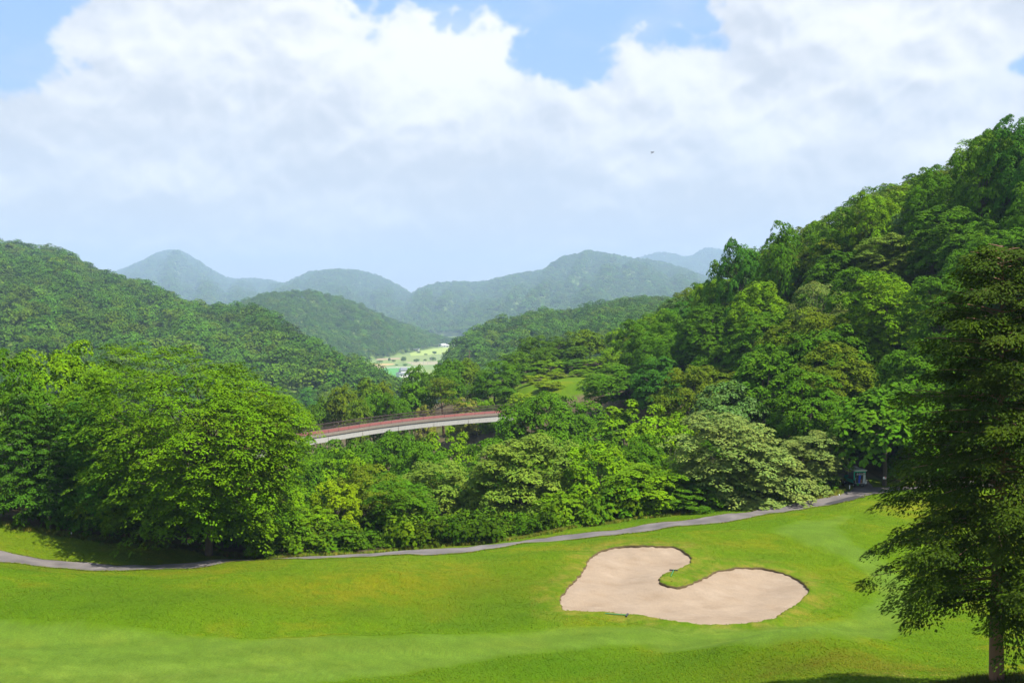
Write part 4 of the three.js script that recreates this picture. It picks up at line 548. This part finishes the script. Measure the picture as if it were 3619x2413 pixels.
for (const [k, l, px, py, w, D, label] of [['oak1', 'mid', 722, 257, 50, 190, 'tree forming the abrupt shoulder of the slope skyline'], ['oak3', 'emerald', 747, 238, 52, 186, 'bluish tree on the skyline just above the shoulder of the slope'], ['oak0', 'mid', 786, 222, 58, 178, 'broad tree on the slope skyline next to the bluish one'], ['oak2', 'emerald', 690, 297, 48, 214, 'tree at the low end of the slope skyline'], ['layered1', 'bright', 706, 280, 44, 204, 'bright layered tree under the shoulder of the slope skyline'], ['oak1', 'mid', 838, 208, 62, 170, 'wide tree in the middle of the slope skyline'], ['oak3', 'bright', 878, 190, 60, 164, 'bright tree breaking the slope skyline'], ['oak0', 'mid', 936, 168, 62, 156, 'round tree high on the slope skyline'], ['oak2', 'mid', 984, 128, 58, 148, 'tree just below the summit of the slope'], ['oak1', 'emerald', 1014, 117, 62, 146, 'tree at the summit of the slope']]) seen(k, l, px, py, w, D, 'slope_tree', label, null);
seen('wispy', 'grey', 818, 282, 66, 152, 'wispy_tree', 'thin greyish tree with bare pale branches amid the slope wood', null, 1);
// the dark cypress in front
plant('cypress_near', 'dark', 19.6, -40, H0(19.6, -40), 17.6, 10.3, 'cypress_tree', 'tall dark cypress with ragged drooping boughs standing on the turf', null, 0.6);
console.log('trees', trees.length);
// ---------------------------------------------------------------- ground cover under and in front of the wood
{
  const shrub = broadleaf({ seed: 601, clumps: 16, space: 0.3, R: 0.5, subs: 4, leaves: 9, L: 0.26, W: 0.1, dome: 0.5, cy: 0.7, rx: 1.1, ry: 0.8, trunk: 0.03, limbEvery: 99, low: -0.6, max: 3000 }).crown, r = rng(602), pts = [];
  for (let i = 0; i < 16000; i++) { const x = -48 + r() * 130, z = -84 - r() * 110, w = woodIn(x, z); if (w < 0.5 || w > 45) continue; const px = 512 + (FOCAL * x) / -z; if (px < -20 || px > 1050) continue; if (Math.hypot(x - 37, z + 109) < 4.5 || (x > 33.5 && x < 40 && z > -114)) continue; if (x < -12 && w < 5 && r() < 0.75) continue; pts.push(V(x, 0, z)); }
  const use = thin(pts, 1.35), im = new THREE.InstancedMesh(shrub, LEAF.mid, use.length), m = new THREE.Matrix4(), q = new THREE.Quaternion();
  use.forEach((p, i) => { const s = 0.7 + 0.9 * r(); q.setFromAxisAngle(V(0, 1, 0), r() * 6.28); m.compose(V(p.x, H0(p.x, p.z) - 0.1, p.z), q, V(s, s * (0.8 + 0.6 * r()), s)); im.setMatrixAt(i, m); const b = 0.45 + 0.6 * r(), w = r(); im.setColorAt(i, new THREE.Color().setRGB(b * (0.9 + 0.5 * w), b, b * 0.8)); });
  add(im, 'undergrowth', { kind: 'stuff', label: 'leafy undergrowth covering the forest floor' });
  // tufts of longer grass along the bunker lip, the path verges and the wood edge
  const tuft = []; const rt = rng(603);
  { const B = new Leaves(14); for (let i = 0; i < 14; i++) { const a = rt() * 6.28, d = 0.07 * rt(), l = 0.10 + 0.12 * rt(), dx = Math.cos(a) * 0.45, dz = Math.sin(a) * 0.45, L = Math.hypot(dx, 1, dz); B.leaf(Math.cos(a) * d, -0.01, Math.sin(a) * d, dx / L, 1 / L, dz / L, Math.cos(a + 1.57) * 0.4, 0.92, Math.sin(a + 1.57) * 0.4, l, 0.008, 0.9 + 0.2 * rt(), 1, 1); } tuft.push(B.geometry()); }
  const pathXZ = pathPoints.map((p) => [p.x, p.z]), pathNear = (x, z) => { let d = 1e9; for (let i = 1; i < pathXZ.length; i++) { const a = pathXZ[i - 1], bx = pathXZ[i][0] - a[0], bz = pathXZ[i][1] - a[1], t = clamp(((x - a[0]) * bx + (z - a[1]) * bz) / (bx * bx + bz * bz), 0, 1); d = Math.min(d, Math.hypot(x - a[0] - bx * t, z - a[1] - bz * t)); } return d; };
  const spots = [];
  for (let i = 0; i < RIM.length; i++) for (let k = 0; k < 5; k++) { const a = RIM[i], b = RIM[(i + 1) % RIM.length], t = rt(), x = lerp(a[0], b[0], t) + gauss(rt) * 0.5, z = lerp(a[1], b[1], t) + gauss(rt) * 0.5; if (bunkerIn(x, z) < -0.02) spots.push([x, z, 0.3 + 0.35 * rt(), 0.02]); }
  for (let i = 0; i < 9000; i++) { const x = -48 + rt() * 84, w = FOREST_EDGE.findIndex((p) => p[0] > x); if (w < 1) continue; const a = FOREST_EDGE[w - 1], b = FOREST_EDGE[w], z = lerp(a[1], b[1], (x - a[0]) / (b[0] - a[0])) + gauss(rt) * 0.8; spots.push([x, z, 0.8 + 1.4 * rt(), 0]); }
  for (let i = 0; i < 1500; i++) { const a = rt() * 6.28, d = 2.6 * Math.sqrt(rt()); spots.push([19.6 + Math.cos(a) * d, -40.4 + Math.sin(a) * d * 0.8, 1 + 2 * rt(), 0]); }
  const pc = new THREE.CatmullRomCurve3(pathPoints, false, 'centripetal');
  for (let i = 0; i < 7000; i++) { const t = rt(), p = pc.getPointAt(t), g = pc.getTangentAt(t), l = Math.hypot(g.x, g.z), s = (rt() < 0.5 ? -1 : 1) * (1.42 + Math.abs(gauss(rt)) * 0.14); spots.push([p.x - (g.z / l) * s, p.z + (g.x / l) * s, 0.4 + 0.5 * rt(), 0]); }
  const rough = []; { const r2 = rng(604); while (rough.length < 190000) { const z = -43 - Math.pow(r2(), 1.15) * 62, x = (r2() - 0.5) * 1.06 * -z; if (x > 44 || x < -50 || woodIn(x, z) > 0 || bunkerIn(x, z) > -0.15) continue; let p = -9; for (const m of MOWN) p = Math.max(p, polyDist(m, x, z)); if (p > -0.3) continue; const t = pathNear(x, z); if (t < 1.55) continue; rough.push([x, z, 0.16 + 0.26 * r2()]); } }
  const gm = new THREE.MeshPhysicalMaterial({ color: new THREE.Color().setRGB(0.105, 0.155, 0.006), vertexColors: true, roughness: 1, side: THREE.DoubleSide, specularIntensity: 0.1, transmission: 0.3 });
  const tm = new THREE.InstancedMesh(tuft[0], gm, spots.length);
  spots.forEach(([x, z, s, up], i) => { q.setFromAxisAngle(V(0, 1, 0), rt() * 6.28); m.compose(V(x, H0(x, z) + up, z), q, V(s, s, s)); tm.setMatrixAt(i, m); const d = rt(); tm.setColorAt(i, new THREE.Color().setRGB(0.8 + 1.0 * d * d, 0.75 + 0.45 * rt(), 0.8 + 3 * d * d)); });
  const rm = new THREE.InstancedMesh(tuft[0], new THREE.MeshPhysicalMaterial({ vertexColors: true, roughness: 1, side: THREE.DoubleSide, specularIntensity: 0.1, transmission: 0.3 }), rough.length), rc = rng(605);
  rough.forEach(([x, z, s], i) => { q.setFromAxisAngle(V(0, 1, 0), rc() * 6.28); m.compose(V(x, H0(x, z), z), q, V(s * 1.5, s, s * 1.5)); rm.setMatrixAt(i, m); const g = groundColor(x, z), k = 0.95 + 0.5 * rc(), d = rc() < 0.1 ? 1.5 : 1; rm.setColorAt(i, new THREE.Color().setRGB(g[0] * k * d, g[1] * k, g[2] * k * d)); });
  add(rm, 'rough_grass', { kind: 'stuff', label: 'blades of the longer rough grass on the hole' });
  add(tm, 'grass_tufts', { kind: 'stuff', label: 'longer grass along the bunker lip, verges and wood edge' });
}

// ---------------------------------------------------------------- the curved bridge
{
  const pts = [[236, 452, 160], [262, 446, 166], [286, 440, 171], [307, 435.8, 175], [331, 432.2, 179], [355, 428.4, 182.5], [379, 424.8, 185.5], [403, 421.7, 188], [427.4, 418.9, 190.5], [451.4, 416.6, 193], [475.5, 414.5, 195.5], [500, 412.6, 198.5], [530, 410.6, 203]].map((p) => at(...p));
  const curve = new THREE.CatmullRomCurve3(pts, false, 'centripetal'), N = 90, fr = [];
  for (let i = 0; i <= N; i++) { const p = curve.getPointAt(i / N), t = curve.getTangentAt(i / N), l = Math.hypot(t.x, t.z); fr.push({ p, ox: t.z / l, oz: -t.x / l, t }); } // o points away from the camera
  // sweep a closed outline (across, up) along the bridge
  const sweep = (outline, i0 = 0, i1 = N) => { const P = [], I = [], m = outline.length; for (let i = i0; i <= i1; i++) { const f = fr[i], k0 = (i - i0) * m; outline.forEach(([a, y]) => P.push(f.p.x + f.ox * a, f.p.y + (typeof y === 'function' ? y(i / N) : y), f.p.z + f.oz * a)); if (i > i0) for (let k = 0; k < m; k++) { const A = k0 - m + k, Bq = k0 - m + (k + 1) % m; I.push(A, Bq, A + m, Bq, Bq + m, A + m); } } for (const e of [0, (i1 - i0) * m]) for (let k = 1; k < m - 1; k++) I.push(e, e + k, e + k + 1); const g = new THREE.BufferGeometry(); g.setAttribute('position', new THREE.Float32BufferAttribute(P, 3)); g.setIndex(I); const n = g.toNonIndexed(); n.computeVertexNormals(); n.setAttribute('uv', new THREE.Float32BufferAttribute(new Float32Array(n.attributes.position.count * 2).map((_, q) => (q % 2 ? n.attributes.position.getY(q >> 1) : n.attributes.position.getX(q >> 1)) / 4), 2)); return n; };
  const concMap = grainTexture(512, (u, v) => { const n = 0.8 + 0.1 * tileN(u, v * 0.3, 40, 41) + 0.1 * tileN(u, v, 16, 42) + (rGrain() - 0.5) * 0.1; return [n, n * 0.99, n * 0.96]; });
  const edgeM = new THREE.MeshStandardMaterial({ color: new THREE.Color().setRGB(0.27, 0.235, 0.195), map: concMap, roughness: 0.95 }), conc = new THREE.MeshStandardMaterial({ color: new THREE.Color().setRGB(0.50, 0.50, 0.48), map: concMap, roughness: 0.9 }), red = new THREE.MeshStandardMaterial({ color: new THREE.Color().setRGB(0.20, 0.052, 0.040), roughness: 0.9 }), rail = new THREE.MeshStandardMaterial({ color: new THREE.Color().setRGB(0.055, 0.038, 0.032), roughness: 0.6 });
  const W = 4.4, g = new THREE.Group();
  part(g, 'deck_slab', sweep([[0.2, -0.08], [W - 0.2, -0.08], [W - 0.2, -0.34], [0.2, -0.34]]), conc);
  part(g, 'edge_beam', sweep([[-0.02, 0.02], [0.199, 0.02], [0.199, -0.46], [-0.02, -0.46]]), edgeM); part(g, 'edge_beam', sweep([[W - 0.199, 0.02], [W + 0.02, 0.02], [W + 0.02, -0.46], [W - 0.199, -0.46]]), edgeM);
  part(g, 'red_surfacing', sweep([[0.205, -0.03], [W - 0.205, -0.03], [W - 0.205, -0.076], [0.205, -0.076]]), red);
  const deep = (u) => -1.5 - 0.35 * Math.pow(Math.abs(u - 0.55) * 2, 2);
  for (let k = 0; k < 9; k++) part(g, 'girder_panel', sweep([[0.10, -0.465], [W - 0.10, -0.465], [W - 0.4, deep], [0.14, deep]].map(([a, y]) => [a, y]), k * 10, k * 10 + 10), conc);
  for (let k = 1; k < 9; k++) { const f = fr[k * 10]; const b = new THREE.BoxGeometry(0.05, 1.0, 0.05); b.rotateY(Math.atan2(f.ox, f.oz)); part(g, 'joint_strip', b.translate(f.p.x + f.ox * 0.10, f.p.y - 1.0, f.p.z + f.oz * 0.10), edgeM); }
  for (const a of [0.1, W - 0.1]) {
    part(g, 'top_rail', sweep([[a - 0.06, 1.15], [a + 0.06, 1.15], [a + 0.06, 1.03], [a - 0.06, 1.03]]), rail);
    const lower = part(g, 'bottom_rail', sweep([[a - 0.03, 0.16], [a + 0.03, 0.16], [a + 0.03, 0.12], [a - 0.03, 0.12]]), rail);
    const bars = [], posts = []; const n = 330;
    for (let i = 0; i <= n; i++) { const p = curve.getPointAt(i / n), t = curve.getTangentAt(i / n), l = Math.hypot(t.x, t.z), x = p.x + (t.z / l) * a, z = p.z - (t.x / l) * a; if (i % 11 === 0) { const m = new THREE.Mesh(new THREE.BoxGeometry(0.07, 1.08, 0.07).translate(x, p.y + 0.55, z), rail); m.name = 'rail_post'; g.add(m); } else bars.push(new THREE.BoxGeometry(0.042, 0.92, 0.042).translate(x, p.y + 0.6, z)); }
    const b = part(g, 'balusters', mergeGeometries(bars), rail); b.userData.kind = 'stuff';
  }
  for (const i of [4]) { const f = fr[i], x = f.p.x + f.ox * W / 2, z = f.p.z + f.oz * W / 2, y = H0(x, z), top = f.p.y - 1.6; if (top > y) part(g, 'pier', new THREE.CylinderGeometry(0.8, 0.9, top - y + 1, 16).translate(x, (top + y - 1) / 2, z), conc); }
  add(g, 'curved_bridge', { label: 'curved concrete footbridge with red surface and dark railings over the ravine', category: 'bridge' });
}

// ---------------------------------------------------------------- golf cart under the trees
{
  const M = (r, g, b, rough = 0.5) => new THREE.MeshStandardMaterial({ color: new THREE.Color().setRGB(r, g, b), roughness: rough }), teal = M(0.01, 0.32, 0.24, 0.55), dark = M(0.02, 0.022, 0.025), white = M(0.52, 0.54, 0.57, 0.45), grey = M(0.3, 0.31, 0.32), blue = M(0.02, 0.06, 0.5), brown = M(0.16, 0.07, 0.035), black = M(0.012, 0.012, 0.013, 0.8), green = M(0.02, 0.2, 0.06);
  const g = new THREE.Group(), box = (w, h, d, x, y, z) => new THREE.BoxGeometry(w, h, d).translate(x, y, z), rod = (x0, y0, z0, x1, y1, z1, r) => { const a = V(x0, y0, z0), b = V(x1, y1, z1), c = new THREE.CylinderGeometry(r, r, a.distanceTo(b), 10); c.applyQuaternion(new THREE.Quaternion().setFromUnitVectors(V(0, 1, 0), b.clone().sub(a).normalize())); return c.translate((x0 + x1) / 2, (y0 + y1) / 2, (z0 + z1) / 2); };
  const rs = new THREE.Shape(); rs.moveTo(-0.68, -1.45); rs.lineTo(0.68, -1.45); rs.lineTo(0.70, 1.35); rs.lineTo(-0.70, 1.35); const roof = new THREE.ExtrudeGeometry(rs, { depth: 0.06, bevelEnabled: true, bevelSize: 0.04, bevelThickness: 0.03, bevelSegments: 2 }); roof.rotateX(-Math.PI / 2); roof.translate(0, 1.86, 0);
  part(g, 'roof', roof, white);
  part(g, 'chassis', box(1.14, 0.22, 2.7, 0, 0.40, -0.1), dark); part(g, 'front_cowl', new THREE.CapsuleGeometry(0.34, 0.5, 6, 12).rotateZ(Math.PI / 2).translate(0, 0.68, -1.35), teal);
  part(g, 'side_panel', box(0.06, 0.34, 1.9, -0.60, 0.64, 0.0), teal); part(g, 'side_panel', box(0.06, 0.34, 1.9, 0.60, 0.64, 0.0), teal);
  for (const z of [-0.55, 0.45]) { part(g, 'seat', box(1.08, 0.14, 0.5, 0, 0.74, z), dark); part(g, 'seat_back', box(1.08, 0.44, 0.1, 0, 1.06, z + 0.27), dark); }
  for (const x of [-0.62, 0.62]) { part(g, 'roof_post', rod(x, 0.5, -1.25, x * 0.98, 1.86, -1.0, 0.025), dark); part(g, 'roof_post', rod(x, 0.55, 0.95, x, 1.86, 1.15, 0.03), dark); part(g, 'rain_curtain', rod(x, 0.82, 1.2, x, 1.78, 1.2, 0.075), teal); }
  part(g, 'rolled_curtain', rod(-0.62, 1.76, 1.24, 0.62, 1.76, 1.24, 0.09), teal);
  part(g, 'bag_rack', mergeGeometries([box(1.2, 0.04, 0.06, 0, 1.08, 1.42), box(1.2, 0.05, 0.4, 0, 0.5, 1.4), box(0.04, 0.6, 0.04, -0.58, 0.8, 1.42), box(0.04, 0.6, 0.04, 0.58, 0.8, 1.42)]), grey);
  for (const [x, m, lean] of [[-0.38, dark, 0.05], [-0.12, blue, -0.03], [0.14, black, 0.04], [0.40, white, -0.02]]) { const b = part(g, 'golf_bag', new THREE.CylinderGeometry(0.13, 0.115, 0.86, 14).rotateZ(lean).rotateX(0.14).translate(x, 0.97, 1.4), m); const clubs = []; for (let k = 0; k < 5; k++) clubs.push(rod(x + (k - 2) * 0.035, 1.38, 1.44 + (k % 2) * 0.05, x + (k - 2) * 0.05, 1.56 + (k % 3) * 0.04, 1.47, 0.022)); part(b, 'clubs', mergeGeometries(clubs), k0(grey)); }
  function k0(m) { return m; }
  part(g, 'towel', box(0.16, 0.46, 0.03, -0.02, 0.72, 1.56), brown); part(g, 'notice', box(0.24, 0.18, 0.02, 0.44, 1.52, 1.33), white);
  part(g, 'sand_bucket', new THREE.CylinderGeometry(0.12, 0.095, 0.26, 16).translate(0.50, 0.60, 1.62), white); part(g, 'bucket_handle', new THREE.TorusGeometry(0.12, 0.012, 6, 16, Math.PI).translate(0.50, 0.74, 1.62), grey); part(g, 'sand_bucket', new THREE.CylinderGeometry(0.11, 0.09, 0.22, 16).translate(-0.42, 0.42, 1.62), green);
  part(g, 'bumper', box(1.12, 0.08, 0.08, 0, 0.34, 1.52), dark);
  for (const x of [-0.5, 0.5]) for (const z of [-1.05, 0.95]) { const w = part(g, 'wheel', new THREE.CylinderGeometry(0.22, 0.22, 0.2, 22).rotateZ(Math.PI / 2).translate(x, 0.22, z), black); part(w, 'rim', new THREE.CylinderGeometry(0.11, 0.11, 0.21, 16).rotateZ(Math.PI / 2).translate(x, 0.22, z), white); }
  const p = hit(858.5, 487.5); g.position.set(p.x, H0(p.x, p.z) + 0.05, p.z - 1.3); g.rotation.y = 0.14; g.scale.setScalar(0.96);
  add(g, 'golf_cart', { label: 'teal golf cart with grey roof and bags parked in the shade on the path', category: 'golf cart' });
}
// ---------------------------------------------------------------- rakes, stakes, markers, bird
{
  const handleM = new THREE.MeshStandardMaterial({ color: new THREE.Color().setRGB(0.015, 0.19, 0.085), roughness: 0.5 }), headM = new THREE.MeshStandardMaterial({ color: new THREE.Color().setRGB(0.03, 0.032, 0.035), roughness: 0.7 }), whiteM = new THREE.MeshStandardMaterial({ color: new THREE.Color().setRGB(0.8, 0.8, 0.8), roughness: 0.5 }), redM = new THREE.MeshStandardMaterial({ color: new THREE.Color().setRGB(0.6, 0.04, 0.03), roughness: 0.5 });
  const rake = (a, b, headW, label) => { // a: end of the handle, b: head
    const g = new THREE.Group(), A = V(a.x, H0(a.x, a.z) + 0.07, a.z), Bq = V(b.x, H0(b.x, b.z) + 0.09, b.z), d = Bq.clone().sub(A), len = d.length(); g.position.copy(A); g.quaternion.setFromUnitVectors(V(1, 0, 0), d.normalize());
    part(g, 'handle', new THREE.CylinderGeometry(0.028, 0.028, len, 10).rotateZ(Math.PI / 2).translate(len / 2, 0, 0), handleM); const h = part(g, 'head', new THREE.BoxGeometry(0.1, 0.09, headW).translate(len, 0, 0), headM), teeth = []; for (let i = 0; i < 12; i++) teeth.push(new THREE.CylinderGeometry(0.008, 0.012, 0.11, 6).translate(len, -0.08, (i / 11 - 0.5) * (headW - 0.05))); part(h, 'teeth', mergeGeometries(teeth), headM);
    return add(g, 'bunker_rake', { label, category: 'rake' }); };
  rake(hit(671, 576.4), hit(673.6, 570.6), 0.62, 'green handled rake lying on the grass tongue inside the bunker curve');
  rake(hit(605, 613.6), hit(627, 615.6), 0.55, 'green handled rake lying on the turf below the bunker');
  const stake = (px, py, h, label, group, m = whiteM) => { const p = hit(px, py), g = new THREE.Group(); g.position.set(p.x, H0(p.x, p.z), p.z); part(g, 'post', new THREE.CylinderGeometry(0.045, 0.045, h, 12).translate(0, h / 2 - 0.1, 0), m); part(g, 'cap', new THREE.ConeGeometry(0.05, 0.05, 12).translate(0, h - 0.075, 0), m); return add(g, 'boundary_stake', { label, category: 'stake', ...(group ? { group } : {}) }); };
  stake(71.5, 535.6, 0.42, 'short white stake at the wood edge near the cypresses'); stake(188, 546.2, 0.52, 'white stake on the bank under the huge zelkova'); stake(849.6, 490, 0.62, 'white stake on the verge beside the golf cart'); stake(839.2, 495.4, 0.26, 'stubby white stake on the verge near the dark asphalt patch'); stake(601.3, 382.5, 0.9, 'white stake on the small fairway of the knoll');
  { const p = hit(884.4, 486), g = new THREE.Group(); g.position.set(p.x, H0(p.x, p.z), p.z); part(g, 'post', new THREE.CylinderGeometry(0.03, 0.03, 1.0, 8).translate(0, 0.5, 0), headM); part(g, 'board', new THREE.BoxGeometry(0.34, 0.24, 0.03).translate(0, 0.95, 0.04), whiteM); part(g, 'red_corner', new THREE.BoxGeometry(0.15, 0.12, 0.012).translate(0.07, 0.99, 0.062), redM); add(g, 'small_sign', { label: 'small white and red sign beside the branch path', category: 'sign' }); }
  { const p = hit(852.4, 484), g = new THREE.Group(); g.position.set(p.x - 0.2, H0(p.x, p.z), p.z - 0.8); part(g, 'shaft', new THREE.CylinderGeometry(0.025, 0.03, 2.2, 8).translate(0, 1.1, 0), poleM); part(g, 'cap', new THREE.SphereGeometry(0.05, 10, 8).translate(0, 2.22, 0), poleM); add(g, 'marker_pole', { label: 'thin grey pole behind the golf cart', category: 'pole' }); }
  { const p = hit(583.8, 389), g = new THREE.Group(); g.position.set(p.x, H0(p.x, p.z), p.z); part(g, 'body', new THREE.SphereGeometry(0.3, 14, 10).scale(1.3, 0.8, 1).translate(0, 0.18, 0), new THREE.MeshStandardMaterial({ color: new THREE.Color().setRGB(0.04, 0.09, 0.2), roughness: 0.5 })); part(g, 'spike', new THREE.CylinderGeometry(0.02, 0.01, 0.3, 6).translate(0, 0, 0), headM); add(g, 'tee_marker', { label: 'dark blue tee marker on the small fairway of the knoll', category: 'tee marker' }); }
  { const p = at(653, 152, 170), g = new THREE.Group(); g.position.copy(p); g.rotation.set(0.2, 0.5, 0.35); part(g, 'body', new THREE.SphereGeometry(0.1, 12, 8).scale(2.4, 0.8, 0.8), headM); for (const s of [-1, 1]) { const w = new THREE.Shape(); w.moveTo(-0.1, 0); w.quadraticCurveTo(0.05, 0.3, -0.12, 0.52); w.lineTo(-0.2, 0.5); w.lineTo(-0.16, 0); const wg = new THREE.ExtrudeGeometry(w, { depth: 0.012, bevelEnabled: false }); wg.rotateX(s * Math.PI / 2 - s * 0.25); wg.translate(0.06, 0, 0); part(g, 'wing', wg, headM); } part(g, 'tail', new THREE.ConeGeometry(0.09, 0.22, 8).rotateZ(-Math.PI / 2).translate(-0.3, 0, 0), headM); add(g, 'bird', { label: 'small dark bird flying in front of the clouds', category: 'bird' }); }
}
console.log('all done');
renderer.render(scene, camera);
